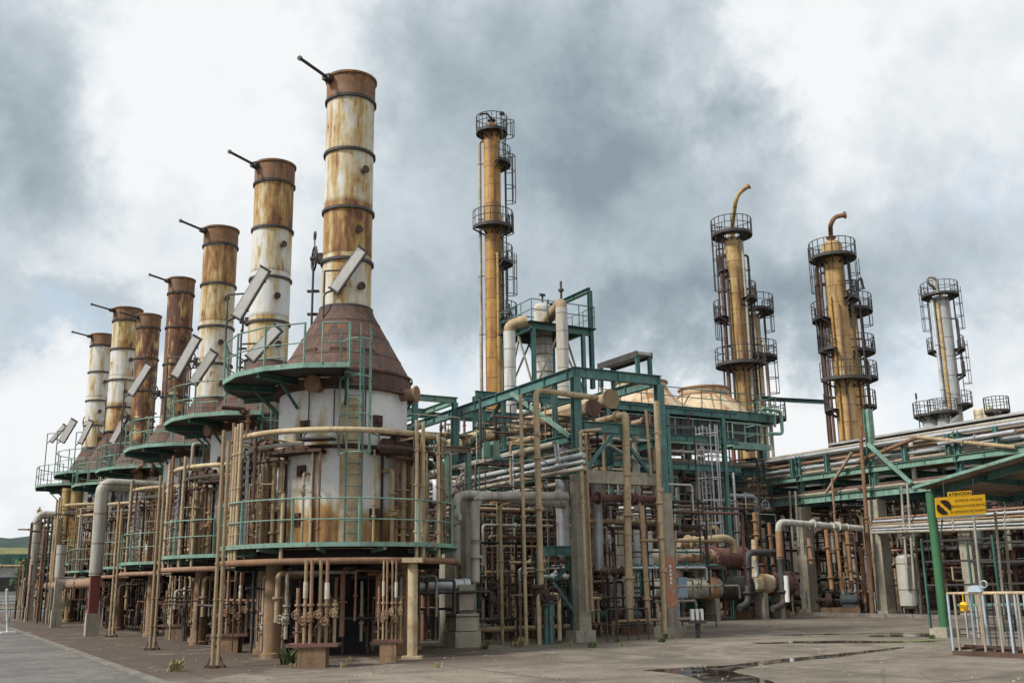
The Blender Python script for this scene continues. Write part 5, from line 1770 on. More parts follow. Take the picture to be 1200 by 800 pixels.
tangle(190, (42.4, 50), (22, 47), (0.2, 6.2), 34, 'mass of dark pipes in the shade under the pipe rack', '', rads=(.03, .12), vert=.6, mass=True, mats=SHADE_MATS + ['grey_pipe', 'rust_pipe', 'beige'])
tangle(120, (38, 50), (10, 24), (0.2, 5.6), 35, 'mass of dark pipes in the shade under the canopy and rack end', '', rads=(.03, .12), vert=.55, mass=True, mats=SHADE_MATS)
tangle(90, (41.8, 43.5), (30, 46), (0.15, 5.6), 36, 'mass of thin conduits and pipes along the yard edge under the rack', '', rads=(.02, .05), vert=.65, mass=True, mats=SHADE_MATS + ['galv', 'grey_pipe', 'buff'])
tangle(36, (36, 46), (14, 27), (0.2, 5.0), 33, 'one of many pipes tangled behind the metal stillage', 'pipe tangle behind the stillage', rads=(.04, .12), vert=.55)
for k in range(26):
    rr2 = random.Random(100 + k)
    z = (2.1, 2.6, 3.2, 4.0, 4.6, 5.2)[k % 6] + rr2.uniform(-.2, .2)
    x = 23.5 + rr2.uniform(0, 10) if k % 2 else 42.5 + rr2.uniform(0, 5)
    y = 42 + rr2.uniform(0, 10) if k % 2 else 18 + rr2.uniform(0, 16)
    if k % 2: pts = [(x, y, z), (x + rr2.uniform(4, 8), y, z)]
    else: pts = [(x, y, z), (x, y + rr2.uniform(5, 14), z)]
    pipe(pts, rr2.uniform(.06, .14), rr2.choice(SHADE_MATS), 'level pipe crossing the shade behind the yard', group='level pipes behind the yard', n=9, flanges=((0, .3), (0, .6)))
# white drums before the rack post
q = onX(1067, 716, 41.0)
t = drum(q, .45, .5, 2.7, 'clad_grey', 'dull white vertical drum beside the concrete rack post')
for k in range(6):
    xpipe(40.4 + .12 * k, [(1022, 624 - 3.2 * k), (1260, 616 - 5.2 * k)], (.07, .05, .09, .05, .07, .06)[k], ('grey_pipe', 'galv', 'grey_pipe', 'beige', 'galv', 'rust_pipe')[k], 'grey pipe in the level bundle passing behind the yellow sign', group='level bundle behind the sign', flanges=((0, .2), (0, .45), (0, .7)))
mb = MB()
for k in range(14): mb.box((39.6, 29.2 + k * 1.55, .08), (.3, 1.53, .16))
structure('yard_kerb', mb, 'kerb_mat')
# red and white markers
backdrop = thing('backdrop', 'added long dark shed in the shade behind the pipe rack', 'building', (56, 40, 0))  # added mass that blocks the bright horizon between the pipes
mb = MB(); mb.box((56, 33, 4.9), (6, 120, 9.8)); mb.build('wall', 'backdrop_wall', backdrop)
mb = MB(); mb.box((56, 33, 9.9), (6.6, 120.6, .2)); mb.build('roof', 'sheet_brown', backdrop)
for k in range(9):
    mb = MB(); mb.box((52.97, 2 + k * 9, 1.9), (.08, 3, 2.4)); mb.build('door', 'dark_steel', backdrop)
backdrop2 = thing('backdrop', 'added dark brown shed behind the teal frame and furnaces', 'building', (24, 66, 0))  # another added block, covering sky that would show through the steelwork
mb = MB(); mb.box((34, 62, 4.1), (42, 5, 8.2)); mb.build('wall', 'backdrop_wall', backdrop2)
mb = MB(); mb.box((34, 62, 8.3), (42.6, 5.6, .2)); mb.build('roof', 'sheet_brown', backdrop2)
for k in range(4):
    mb = MB(); mb.box((16 + 8 * k, 59.46, 1.5), (3, .08, 3)); mb.build('door', 'dark_steel', backdrop2)
shed3 = thing('backdrop', 'low dark wall with buttresses behind the furnace legs', 'wall', (18.2, 80, 0))
mb = MB(); mb.box((17.9, 72, 1.5), (.3, 26, 3.0))
for k in range(7): mb.box((17.65, 60 + 4 * k, 1.4), (.2, .4, 2.8))
mb.build('wall', 'backdrop_wall', shed3)

# ------------------------------------------------------------------ fan cooler on its table
YC = 44.0
zd = onY(835, 484, YC).z
xa, xb = onY(770, 480, YC).x, onY(903, 489, YC).x
fc = thing('fan_cooler', 'fan cooler bank with two rusty cream fan shrouds on a teal table behind the frame', 'fan cooler', ((xa + xb) / 2, YC, 0))
mb = MB()
mb.box(((xa + xb) / 2 - 3, YC + 3, zd), (xb - xa + 6, 6.4, .12))
mb.build('deck', 'teal_dark', fc)
for y in (YC - .22, YC + 6.22):
    part_beam(fc, (xa - 6, y, zd - .06), (xb, y, zd - .06), .2, .50, 'teal')
part_beam(fc, (xb + .1, YC - .2, zd - .06), (xb + .1, YC + 6.2, zd - .06), .2, .50, 'teal')
mb = MB()
z2 = onY(820, 512, YC).z
mb.prism([(xa - 6, YC + .1), (xb - .8, YC + .1), (xb - .8, YC + 5.9), (xa - 6, YC + 5.9)], zd - 1.5, zd - .32)
mb.build('bundle', 'dark_steel', fc)
for k in range(12):
    part_beam(fc, (xa - 5.5 + k * (xb - xa + 5) / 11, YC + .04, zd - 1.5), (xa - 5.5 + k * (xb - xa + 5) / 11, YC + .04, zd - .33), .07, .07, 'teal_dark', 'stiffener', False)
for x in (xa - 3, xa + 2.2, xb - .5):
    for y in (YC + .3, YC + 5.8): part_column(fc, x, y, 0, zd - 1.5, .3, 'teal')
for px in (752, 826):
    c = onY(px, 478, YC + 3)
    tw = 1.5
    mb = MB()
    zt = onY(822, 452, YC + 2.0).z
    mb.lathe([(tw * 1.85, zd + .08), (tw * 1.80, zd + .30), (tw * 1.02, zt - .45), (tw * .98, zt - .42), (tw * .98, zt), (tw * .93, zt), (tw * .93, zd + .3)], (c.x, YC + 3, 0), 36)
    sh = mb.build('fan_shroud', 'fan_cream', fc)
    mb = MB()
    mb.lathe([(tw * .96, zt - .04), (tw * 1.04, zt - .04), (tw * 1.04, zt + .05), (tw * .96, zt + .05)], (c.x, YC + 3, 0), 36)
    mb.lathe([(tw * .97, zt - .46), (tw * 1.05, zt - .46), (tw * 1.05, zt - .39), (tw * .97, zt - .39)], (c.x, YC + 3, 0), 36)
    for k in range(8):
        d = V(math.cos(k * .785 + .3), math.sin(k * .785 + .3), 0)
        q = V(c.x, YC + 3, 0)
        mb.bar(q + d * tw * 1.87 + V(0, 0, zd + .1), q + d * tw * 1.06 + V(0, 0, zt - .42), .06, .06)
    mb.build('rim', 'orange_pipe', sh)
mb = MB()
rail(mb, [V(xa - 4, YC - .3, zd + .2), V(xb + .2, YC - .3, zd + .2), V(xb + .2, YC + 6, zd + .2)], 1.0, .03, True, True, 1.4)
mb.build('railing', 'teal', fc)
mb = MB()
mb.tube([onY(893, 478, YC - .6), onY(915, 482, YC - .6), onY(917, 508, YC - .6), onY(900, 508, YC - .6)], .10, 10)
mb.tube([onY(890, 483, YC - .9), onY(908, 486, YC - .9), onY(908, 500, YC - .9)], .08, 10)
mb.build('header_loop', 'teal_light', fc)
# catwalk below it
cw = thing('catwalk', 'teal catwalk with railings hung below the fan cooler', 'catwalk', onY(855, 522, YC - 1.2))
a, b = onY(694, 505, YC - 1), onY(883, 522, YC - 1)
z = b.z
mb = MB(); mb.box(((a.x + b.x) / 2, YC - 1, z - .05), (b.x - a.x, 1.3, .08)); mb.build('deck', 'dark_steel', cw)
mb = MB(); mb.box(((a.x + b.x) / 2, YC - 1.68, z - .12), (b.x - a.x, .06, .3)); mb.box((b.x + .03, YC - 1, z - .12), (.06, 1.3, .3)); mb.build('kerb', 'teal_light', cw)
mb = MB(); rail(mb, [V(a.x, YC - 1.68, z), V(b.x, YC - 1.68, z), V(b.x, YC - .4, z)], 1.1, .03, True, True, 1.2); mb.build('railing', 'teal_light', cw)
mb = MB()
c2 = onY(854, 520, YC - 1.7)
mb.box((c2.x + .6, YC - 2.2, z - .35), (2.6, 1.3, .10)); mb.box((c2.x + .6, YC - 2.86, z - .38), (2.6, .06, .3))
rail(mb, [V(c2.x - .7, YC - 2.86, z - .3), V(c2.x + 1.9, YC - 2.86, z - .3)], 1.1, .03, True, True, .9)
mb.build('landing', 'teal_light', cw)
# caged ladder
lad = thing('caged_ladder', 'tall silver caged ladder rising to the catwalk', 'ladder', onY(831, 650, 40))
mb = MB()
p, q = onY(832, 640, 40), onY(826, 500, 40)
ladder(mb, (p.x, 40), p.z - 2.5, q.z, (1, 0, 0), .5, .03)
mb.build('rungs', 'galv', lad)
mb = MB()
cage(mb, (p.x, 40), p.z, q.z, (1, 0, 0), (0, -1, 0), .95, .022, 7, 1.1)
mb.build('cage', 'galv', lad)
# extra steelwork, low beams under the fan cooler
f4 = thing('steel_frame', 'teal and grey steelwork under the fan cooler table', 'steel frame', (33, YC, 0))
for k, (z, m_) in enumerate(((5.2, 'teal_dark'), (6.6, 'sheet_brown'), (7.6, 'teal'))):
    part_beam(f4, (22, YC - .5, z), (XR - .3, YC - .5, z), .2, .35, m_)
    part_beam(f4, (22, YC + 6, z - .2), (XR - .3, YC + 6, z - .2), .2, .35, 'teal_dark')
for x in (23, 27, 31, 35): part_column(f4, x, YC - .5, 0, 7.7, .28, 'teal_dark')
rr = random.Random(77)
for k in range(12):
    z = rr.choice((5.5, 6.9, 7.9)) + rr.uniform(0, .3)
    y = YC + rr.uniform(-1.5, 5)
    pipe([(21.5 + rr.uniform(-1, 2), y, z), (XR + rr.uniform(-4, 0), y, z)], rr.uniform(.07, .14), rr.choice(('grey_pipe', 'galv', 'clad_grey', 'beige')), 'grey pipe lying level behind the teal frame below the fan cooler', group='level grey pipes below the fan cooler', n=9, flanges=((0, .3), (0, .7)))


# ------------------------------------------------------------------ towers
def gallery(root, c, z, r0, r1, a0, a1, railm='dark_steel', deckm='dark_steel', h=1.1):
    mb = MB()
    n = max(6, int(abs(a1 - a0) / 18))
    mb.lathe([(r0, z - .05), (r1, z - .05), (r1, z + .02), (r0, z + .02), (r0, z - .05)], c, n, R(a0), R(a1))
    mb.lathe([(r1 - .02, z - .12), (r1 + .03, z - .12), (r1 + .03, z + .10), (r1 - .02, z + .10), (r1 - .02, z - .12)], c, n, R(a0), R(a1))
    for i in range(n + 1):
        if i % 2 == 0:
            a = a0 + (a1 - a0) * i / n
            mb.bar(pol(a, r0, z - .5, c), pol(a, r1, z - .08, c), .07, .10)
    p = mb.build('gallery', deckm, root)
    mb = MB()
    A = [a0 + (a1 - a0) * i / n for i in range(n + 1)]
    rail(mb, [pol(a, r1, z + .1, c) for a in A], h, .032, True, True)
    mb.build('railing', railm, p)
    return p


def tower(px, py, d, r, ztop_py, mat, name, label, cat, galleries, ladders=(), pipes=(), neck=None, base_z=0.0, group=None):
    q = onD(px, py, d)
    c = V(q.x, q.y, 0)
    t = thing(name, label, cat, c, group)
    zt = zAt(c.x, c.y, ztop_py)
    mb = MB()
    mb.lathe([(r * 1.08, 0), (r * 1.08, 1.0), (r, 1.05), (r, zt), (r * .8, zt + r * .3), (r * .3, zt + r * .45), (0, zt + r * .47)], c, 28)
    mb.build('shell', mat, t)
    toc = math.degrees(math.atan2(-c.y, -c.x))       # towards the camera
    for (gpy, a0, a1, rr_) in galleries:
        gallery(t, c, zAt(c.x, c.y, gpy), r * 1.0, rr_, toc + a0, toc + a1)
    for (y0, y1, a) in ladders:
        z0, z1 = zAt(c.x, c.y, y0), zAt(c.x, c.y, y1)
        p = pol(toc + a, r + .35, 0, c)
        rt = V(math.cos(R(toc + a + 90)), math.sin(R(toc + a + 90)), 0)
        ot = V(math.cos(R(toc + a)), math.sin(R(toc + a)), 0)
        mb = MB(); ladder(mb, p, z0, z1, rt, .45, .03, .35)
        l = mb.build('ladder', 'dark_steel', t)
        mb = MB(); cage(mb, p, z0 + 2, z1 + .8, rt, ot, .75, .02, 5, 1.2); mb.build('safety_cage', 'dark_steel', l)
    for (y0, y1, a, dist, pr, m_) in pipes:
        z0, z1 = (0.3 if y0 is None else zAt(c.x, c.y, y0)), zAt(c.x, c.y, y1)
        mb = MB()
        mb.tube([pol(toc + a, r + dist, z0, c), pol(toc + a, r + dist, z1, c), pol(toc + a, r * .6, z1, c)], pr, 10, bend=pr * 2.5)
        z = z0 + 1.5
        while z < z1:
            mb.bar(pol(toc + a, r * .98, z, c), pol(toc + a, r + dist + pr, z, c), .06, .08)
            mb.flange(pol(toc + a, r + dist, z, c), (0, 0, 1), pr * 1.35, .08)
            z += 4.2
        mb.build('pipe', m_, t)
    if neck:
        (pts, pr, m_) = neck
        mb = MB()
        mb.cyl(c + V(0, 0, zt + r * .3), c + V(0, 0, zt + r * .45 + .3), r * .35, 14)
        mb.flange(c + V(0, 0, zt + r * .45 + .3), (0, 0, 1), r * .5, .1)
        P = [onD(x, y, d) for x, y in pts]
        P.insert(0, c + V(0, 0, zt + r * .3))
        P[1] = V(c.x, c.y, max(P[0].z + .5, P[1].z))
        mb.tube(P, pr, 12, bend=pr * 4)
        mb.flange(P[-1], P[-1] - P[-2], pr * 1.6, .1)
        mb.build('vent_pipe', m_, t)
    return t, c, zt


RT = 90     # offset of the side towards picture right, seen from the camera
tower(578, 300, 72, .60, 150, 'tower_amber', 'column_tower', 'slender amber distillation tower rising behind the pale vessel frame', 'tower',
      [(156, -180, 180, 1.12), (193, 20, 150, 1.32), (268, -80, 140, 1.42), (309, 30, 150, 1.36), (377, 30, 160, 1.6)],
      [(268, 193, 96), (377, 309, 100), (309, 268, 60), (193, 156, 75)],
      [(None, 165, -95, .30, .12, 'grey_pipe'), (None, 300, 25, .12, .10, 'tower_ochre'), (430, 280, 62, .15, .08, 'dark_steel')],
      ([(571, 152, ), (571, 133), (563, 134)], .07, 'dark_steel'))
q = onD(588, 133, 72)
mb = MB(); mb.cyl((q.x, q.y, q.z - 3.0), (q.x, q.y, q.z), .03, 5); mb.box((q.x, q.y, q.z), (.3, .2, .2))
tag(mb.build('lamp_mast', 'dark_steel'), 'thin mast with a lamp on the top gallery of the slender amber tower', 'lamp mast')

tB, cB, zB = tower(864, 370, 76, .63, 282, 'tower_ochre', 'column_tower', 'ochre distillation tower with round black galleries and goose-neck vent behind the fan cooler', 'tower',
      [(276, -180, 180, 1.5), (372, -150, -50, 1.7), (352, 40, 120, 1.5), (428, -170, 100, 1.8), (318, -110, -40, 1.2)],
      [(372, 276, -62), (428, 372, -75)],
      [(None, 300, -70, .35, .15, 'maroon'), (None, 330, -38, .25, .09, 'dark_rust'), (470, 285, 60, .2, .10, 'grey_pipe'), (470, 300, 96, .45, .09, 'dark_steel'), (None, 290, -95, .6, .06, 'dark_rust'), (None, 315, 20, .1, .06, 'maroon'), (None, 340, 78, .7, .06, 'dark_rust')],
      ([(862, 268), (862, 236), (866, 226), (877, 218)], .16, 'tower_ochre'))
tower(886, 440, 79, .60, 372, 'tower_cream', 'column_tower', 'cream side tower standing close beside the ochre tower behind the fan cooler', 'tower',
      [(366, -40, 150, 1.7), (420, -20, 140, 1.7), (492, -60, 150, 2.0)], [(420, 366, 80), (492, 420, 90)],
      [(None, 400, 70, .3, .12, 'grey_pipe'), (None, 352, -20, .15, .1, 'dark_rust')], ([(882, 378), (881, 350), (877, 342), (872, 352)], .14, 'grey_pipe'))
tC, cC, zC = tower(985, 400, 74, .74, 288, 'tower_ochre', 'column_tower', 'ochre distillation tower with a hooked rusty vent, standing over the pipe rack', 'tower',
      [(303, -180, 180, 1.65), (374, -160, -40, 1.85), (352, 40, 120, 1.5), (410, -100, -20, 1.5), (446, -60, 130, 1.8), (480, -120, -40, 1.5)],
      [(374, 303, -70), (446, 374, -60), (374, 320, 78)],
      [(None, 310, -85, .5, .13, 'dark_rust'), (None, 320, -65, .35, .10, 'maroon'), (None, 350, -30, .12, .09, 'tower_amber'), (500, 305, 80, .3, .09, 'dark_steel'), (None, 330, -100, .7, .06, 'dark_rust'), (None, 360, 10, .1, .07, 'maroon'), (None, 330, 95, .8, .06, 'dark_steel')],
      ([(974, 280), (973, 264), (978, 254), (990, 252)], .17, 'rust_pipe'))
tower(1000, 435, 77, .66, 353, 'tower_amber', 'column_tower', 'amber side tower half hidden by the ochre tower over the pipe rack', 'tower',
      [(366, -50, 150, 1.8), (414, 10, 140, 1.7), (445, 20, 150, 1.7), (478, 30, 120, 1.4)], [(414, 366, 85), (445, 414, 95), (478, 445, 80)],
      [(None, 372, 90, .25, .09, 'dark_rust'), (None, 350, 40, .1, .08, 'tower_ochre')], ([(1003, 353), (1004, 332), (1009, 324), (1012, 338)], .08, 'dark_steel'))
tower(1110, 420, 95, .78, 351, 'tower_grey', 'column_tower', 'plain grey distillation tower at the far end, leaning out over the grey sheet roof', 'tower',
      [(347, -180, 180, 1.65), (411, -130, -50, 1.6), (411, 50, 140, 1.6), (476, 30, 150, 1.7), (440, 60, 120, 1.4)],
      [(411, 347, -78), (411, 347, 96), (476, 411, 88)],
      [(None, 352, -45, .22, .17, 'galv'), (480, 357, -18, .06, .14, 'tower_ochre'), (440, 375, 80, .5, .08, 'dark_steel')],
      ([(1091, 350), (1088, 332), (1086, 325), (1097, 325), (1099, 342)], .13, 'grey_pipe'))
# low vessels clustered by the grey tower
for k, (px, py, r_, gp) in enumerate(((1092, 488, .8, 487), (1106, 480, .6, 484), (1148, 481, .45, None), (1159, 479, .45, None), (1170, 484, .35, 482))):
    tower(px, py + 8, 92 - k, r_, py, 'tower_cream' if k > 1 else 'tower_grey', 'process_vessel',
          ['vessel with a railed black gallery, outermost at the foot of the grey tower', 'small vessel hidden at the foot of the grey tower', 'cream stub vessel beyond the grey tower', 'second cream stub vessel beyond the grey tower', 'slim vessel ending the row beyond the grey tower'][k], 'vessel',
          [(gp, -180, 180, r_ + .65)] if gp else [], [], [(None, py + 2, 40, .2, .08, 'galv')], None)
q = onD(1076, 482, 90)
mb = MB(); mb.cyl(q, onD(1073, 463, 90), .04, 5); mb.cyl(q - V(0, 0, 6), q, .05, 6)
mb.box(onD(1073.5, 464, 90), (.12, .12, .5)); mb.box(q - V(0, 0, 6.2), (.5, .5, .4))
tag(mb.build('antenna_mast', 'dark_steel'), 'thin tilted mast rising from the outermost gallery by the grey tower', 'mast')
# walkway bridge between the two ochre towers
p0, p1 = onD(893, 467, 76), onD(970, 471, 74)
mb = MB(); mb.ibeam(p0, p1, .35, .28)
tag(mb.build('link_beam', 'teal_dark'), 'thin dark beam spanning between the two ochre towers', 'beam')

# pale vessel in its square frame
DV = 52
pv = onD(637, 410, DV)
vx, vy = pv.x, pv.y
zp = zAt(vx, vy, 390)
vf = thing('steel_frame', 'square teal tower frame with a railed deck round the white vessel', 'steel frame', (vx, vy, 0))
hw = 1.45
ctr = V(vx, vy, 0)
for sx in (-1, 1):
    for sy in (-1, 1):
        part_column(vf, vx + sx * hw, vy + sy * hw, 0, zp - .2, .18, 'teal')
part_column(vf, vx + hw + .5, vy - hw, zp - 3, zp + 2.1, .2, 'teal_dark')
part_column(vf, vx + hw + .5, vy + hw, zp - 3, zp + 2.0, .2, 'teal_dark')
part_beam(vf, (vx + hw + .5, vy - hw, zp + 2.15), (vx + hw + .5, vy + hw, zp + 2.15), .2, .25, 'teal_dark')
part_beam(vf, (vx + hw - .5, vy + hw, zp + 1.9), (vx + hw + .5, vy + hw, zp + 2.05), .2, .25, 'teal_dark')
for z in (zp - .12, zp - 3.6):
    for s in (-1, 1):
        part_beam(vf, (vx - hw - .2, vy + s * hw, z), (vx + hw + .6, vy + s * hw, z), .2, .3, 'teal')
        part_beam(vf, (vx + s * hw, vy - hw, z + .003), (vx + s * hw, vy + hw, z + .003), .2, .3, 'teal')
for s in (-1, 1):
    part_beam(vf, (vx - hw, vy + s * hw, zp - 3.4), (vx, vy + s * hw, zp - .3), .08, .08, 'grey_pipe', 'brace', False)
    part_beam(vf, (vx + hw, vy + s * (hw - .05), zp - 3.4), (vx, vy + s * (hw - .05), zp - .3), .08, .08, 'grey_pipe', 'brace', False)
    part_beam(vf, (vx + s * hw, vy - hw, zp - 3.4), (vx + s * hw, vy, zp - .3), .08, .08, 'grey_pipe', 'brace', False)
    part_beam(vf, (vx + s * (hw - .05), vy + hw, zp - 3.4), (vx + s * (hw - .05), vy, zp - .3), .08, .08, 'grey_pipe', 'brace', False)
mb = MB(); mb.box((vx + .2, vy, zp + .06), (2 * hw + 1.0, 2 * hw + .4, .06)); mb.build('deck', 'black_steel', vf)
mb = MB()
rail(mb, [V(vx - hw - .2, vy + hw, zp + .1), V(vx - hw - .2, vy - hw - .2, zp + .1), V(vx + hw + .6, vy - hw - .2, zp + .1), V(vx + hw + .6, vy + hw, zp + .1), V(vx - hw - .2, vy + hw, zp + .1)], 1.1, .03, True, True, .95)
mb.build('railing', 'teal', vf)
t = thing('vessel', 'white vertical vessel standing inside the square teal frame', 'vessel', (vx, vy, 0))
zt = zAt(vx, vy, 361)
mb = MB(); mb.lathe([(.46, 0), (.46, zt), (.38, zt + .18), (.15, zt + .26), (0, zt + .27)], ctr, 24); mb.build('shell', 'clad_white', t)
mb = MB(); mb.cyl(ctr + V(0, 0, zt + .2), ctr + V(0, 0, zt + .75), .05, 8); mb.box(ctr + V(0, 0, zt + .7), (.3, .12, .12)); mb.cyl(ctr + V(.35, 0, zt), ctr + V(.35, 0, zt + .5), .04, 6); mb.build('relief_valve', 'dark_steel', t)
mb = MB()
for k in range(4): mb.lathe([(.46, zp - 3 + k * .9), (.485, zp - 3 + k * .9), (.485, zp - 2.94 + k * .9), (.46, zp - 2.94 + k * .9)], ctr, 24)
mb.build('band', 'rust_pipe', t)
for pts, d0, lab in (([(598, 452), (597, 388), (618, 382)], DV - 3.0, 'white clad pipe elbow rising at the outer side of the pale vessel frame'),
                     ([(661, 445), (658, 361), (641, 371)], DV - 2.5, 'white clad pipe bending over onto the white vessel from the frame front')):
    P = [onD(x, y, d0) for x, y in pts]
    P[0] = V(P[1].x, P[1].y, P[0].z - 1.5)
    P[2] = V(vx, vy, P[2].z) if d0 == DV - 2.5 else P[2]
    t = thing('clad_pipe', lab, 'pipe', (P[1].x, P[1].y, 0))
    mb = MB(); mb.tube([V(P[1].x, P[1].y, P[0].z), P[1]], .29, 16); mb.build('riser', 'clad_white', t)
    mb = MB(); mb.tube([P[1] - V(0, 0, .3), P[1] + V(0, 0, .28), P[2] + V(0, 0, .28)], .275, 16, bend=.5); mb.build('elbow', 'beige', t)
    mb = MB(); mb.cyl(P[1] + V(0, 0, .5), P[1] + V(0, 0, 1.35), .06, 8); mb.flange(P[1] + V(0, 0, .9), (0, 0, 1), .14, .1); mb.build('vent', 'dark_steel', t)
# second line of steel under it, seen over the big frame beam
f5 = thing('steel_frame', 'low run of teal steelwork below the white vessel, over the long side beam', 'steel frame', (vx, vy - 4, 0))
for k, z in enumerate((zp - 4.3, zp - 5.6, zp - 7.0)):
    part_beam(f5, (vx - 6, vy - 4, z), (vx + 9, vy - 4, z), .2, .3, 'teal')
    part_beam(f5, (vx - 6, vy + 2, z), (vx + 9, vy + 2, z), .2, .3, 'teal_dark')
for dx in (-6, -2.5, 1, 4.5, 8): part_column(f5, vx + dx, vy - 4, 0, zp - 4.4, .2, 'teal')
tangle(90, (vx - 7, vx + 8), (vy - 4, vy + 3), (2.0, zp - 4.2), 61, 'mass of pipes threaded through the steelwork below the white vessel', '', rads=(.05, .14), vert=.4, mass=True)

# ------------------------------------------------------------------ green post with the warning sign, canopy
gp = onZ(1108, 746)
gt = onX(1087, 577, gp.x)
post = thing('canopy', 'brown sheet canopy on a bright green post with a concrete foot', 'canopy', gp)
mb = MB()
mb.lathe([(.135, .25), (.135, gt.z)], gp, 20)
mb.build('post', 'green_post', post)
mb = MB(); mb.box(gp + V(0, 0, .13), (.62, .62, .26)); mb.box(gp + V(0, 0, .275), (.44, .44, .03)); mb.build('foot', 'concrete', post)
e1 = onX(1204, 542, gp.x)
d_ = (e1 - gt).normalized()
nY = e1.y - 5
e1 = gt + (e1 - gt) * ((gt.y - nY) / (gt.y - e1.y))
mb = MB()
W_ = V(4.6, 0, -.15)
A0, A1 = gt + V(-.3, .3, .16), e1 + V(-.3, 0, .16)
mb._add([A0, A1, A1 + W_, A0 + W_, A0 + V(0, 0, .05), A1 + V(0, 0, .05), A1 + W_ + V(0, 0, .05), A0 + W_ + V(0, 0, .05)],
        [(0, 3, 2, 1), (4, 5, 6, 7), (0, 1, 5, 4), (1, 2, 6, 5), (2, 3, 7, 6), (3, 0, 4, 7)], False)
mb.build('roof_sheet', 'sheet_brown', post)
part_beam(post, gt + V(.5, .2, .02), e1 + V(.5, 0, .02), .12, .18, 'teal')
part_beam(post, gt + V(-.3, .3, .17), e1 + V(-.3, 0, .17), .04, .09, 'teal_light', 'edge_strip', False)
part_beam(post, gt + V(4.0, .2, -.14), e1 + V(4.0, 0, -.14), .16, .24, 'teal')
for k in range(6):
    s = gt.lerp(e1, k / 5 * .98 + .01)
    part_beam(post, s + V(.1, 0, .0), s + V(3.9, 0, -.13), .12, .18, 'teal_dark')
part_beam(post, gt + V(.1, -.1, -.7), gt + V(.9, -.1, -.1), .08, .08, 'teal', 'brace', False)

sgc = onX(1125, 592, gp.x - .25)
dv = (onD(600, 400, 1) - CC)
sx = V(.87, -.493, 0)                      # the board faces the camera
sgo = V(-.493, -.87, 0)
D_ = 29.8
s_tl, s_tr, s_bl = onD(1095.5, 583.5, D_), onD(1154, 579, D_), onD(1097.5, 604.5, D_)
W0 = (s_tr - s_tl).length
H0 = 0.56
ux = (s_tr - s_tl).normalized()
uz = (s_tl - s_bl)
uz = (uz - ux * uz.dot(ux)).normalized()
un = ux.cross(uz)
Ms = Matrix((ux, un * -1, uz)).transposed()
ctr_s = s_tl + ux * W0 / 2 - uz * H0 / 2
toward = -1 if (un * -1).dot(CC - ctr_s) < 0 else 1
nrm = un * -1 * toward
sg = thing('warning_sign', 'yellow warning sign with black lettering hung under the canopy by the green post', 'sign', ctr_s)
mb = MB(); mb.box(ctr_s, (W0, .03, H0), rot=Ms); sgb = mb.build('board', 'yellow', sg)
mb = MB(); mb.box(ctr_s + uz * (H0 / 2 + .075) + ux * -.0, (W0 * .48, .03, .13), rot=Ms); mb.build('top_plate', 'yellow', sg)
mb = MB(); mb.box(ctr_s - uz * (H0 / 2 + .04) - nrm * .01, (W0 * .96, .03, .05), rot=Ms); mb.build('lower_rail', 'galv', sg)
mb = MB()
mb.bar(ctr_s - ux * W0 * .3 - nrm * .03 + uz * .3, ctr_s - ux * W0 * .3 - nrm * .03 - uz * .9 - ux * .2, .03, .03)
mb.bar(ctr_s + ux * W0 * .3 - nrm * .03 + uz * .2, ctr_s + ux * W0 * .3 - nrm * .03 + uz * .75, .03, .03)
mb.bar(ctr_s - ux * W0 * .3 - nrm * .03 + uz * .2, ctr_s - ux * W0 * .3 - nrm * .03 + uz * .75, .03, .03)
mb.build('hanger', 'dark_steel', sg)
Mt = Matrix((ux, uz, nrm)).transposed().to_4x4()


def text(s, pos, size, mat, name, sq=1.0):
    cu = bpy.data.curves.new(name, 'FONT')
    cu.body = s
    cu.size = size
    cu.align_x = 'CENTER'
    cu.align_y = 'CENTER'
    cu.extrude = .002
    cu.space_character = 1.05
    cu.offset = size * .012
    cu.materials.append(MAT[mat])
    o = bpy.data.objects.new(name, cu)
    COL.objects.link(o)
    M = Mt.copy()
    M.translation = pos
    bpy.context.view_layer.update()
    me = bpy.data.meshes.new_from_object(o.evaluated_get(bpy.context.evaluated_depsgraph_get()))
    me.transform(Matrix.Translation(-Vector(sg.location)) @ M)
    bpy.data.objects.remove(o)
    bpy.data.curves.remove(cu)
    o = bpy.data.objects.new(name, me)
    COL.objects.link(o)
    o.parent = sg
    return o


fp = ctr_s + nrm * .019
text('ATENCION', ctr_s + uz * (H0 / 2 + .075) + nrm * .019, .125, 'sign_black', 'lettering')
for k, s in enumerate(('ANTES DE UTILIZAR', 'VERIFIQUE PARTES MOVILES', 'EL RETORNO DE CADENAS')):
    text(s, fp + ux * W0 * .16 + uz * (.16 - .16 * k), .085, 'sign_faded', 'lettering')
mb = MB()
cc_ = fp - ux * W0 * .335
for a0, a1 in ((-30, 118), (150, 298)):
    n = 14
    vs = []
    for i in range(n + 1):
        a = R(a0 + (a1 - a0) * i / n)
        vs.append(cc_ + ux * .215 * math.cos(a) + uz * .215 * math.sin(a))
    for i in range(n, -1, -1):
        a = R(a0 + (a1 - a0) * i / n)
        k = .13 - .10 * math.sin(math.pi * i / n)
        vs.append(cc_ + ux * k * math.cos(a) + uz * k * math.sin(a))
    m = len(vs)
    mb._add(vs + [v + nrm * .004 for v in vs], [tuple(range(m)), tuple(range(2 * m - 1, m - 1, -1))] + [(i, (i + 1) % m, m + (i + 1) % m, m + i) for i in range(m)], False)
mb.build('emblem', 'sign_black', sg)

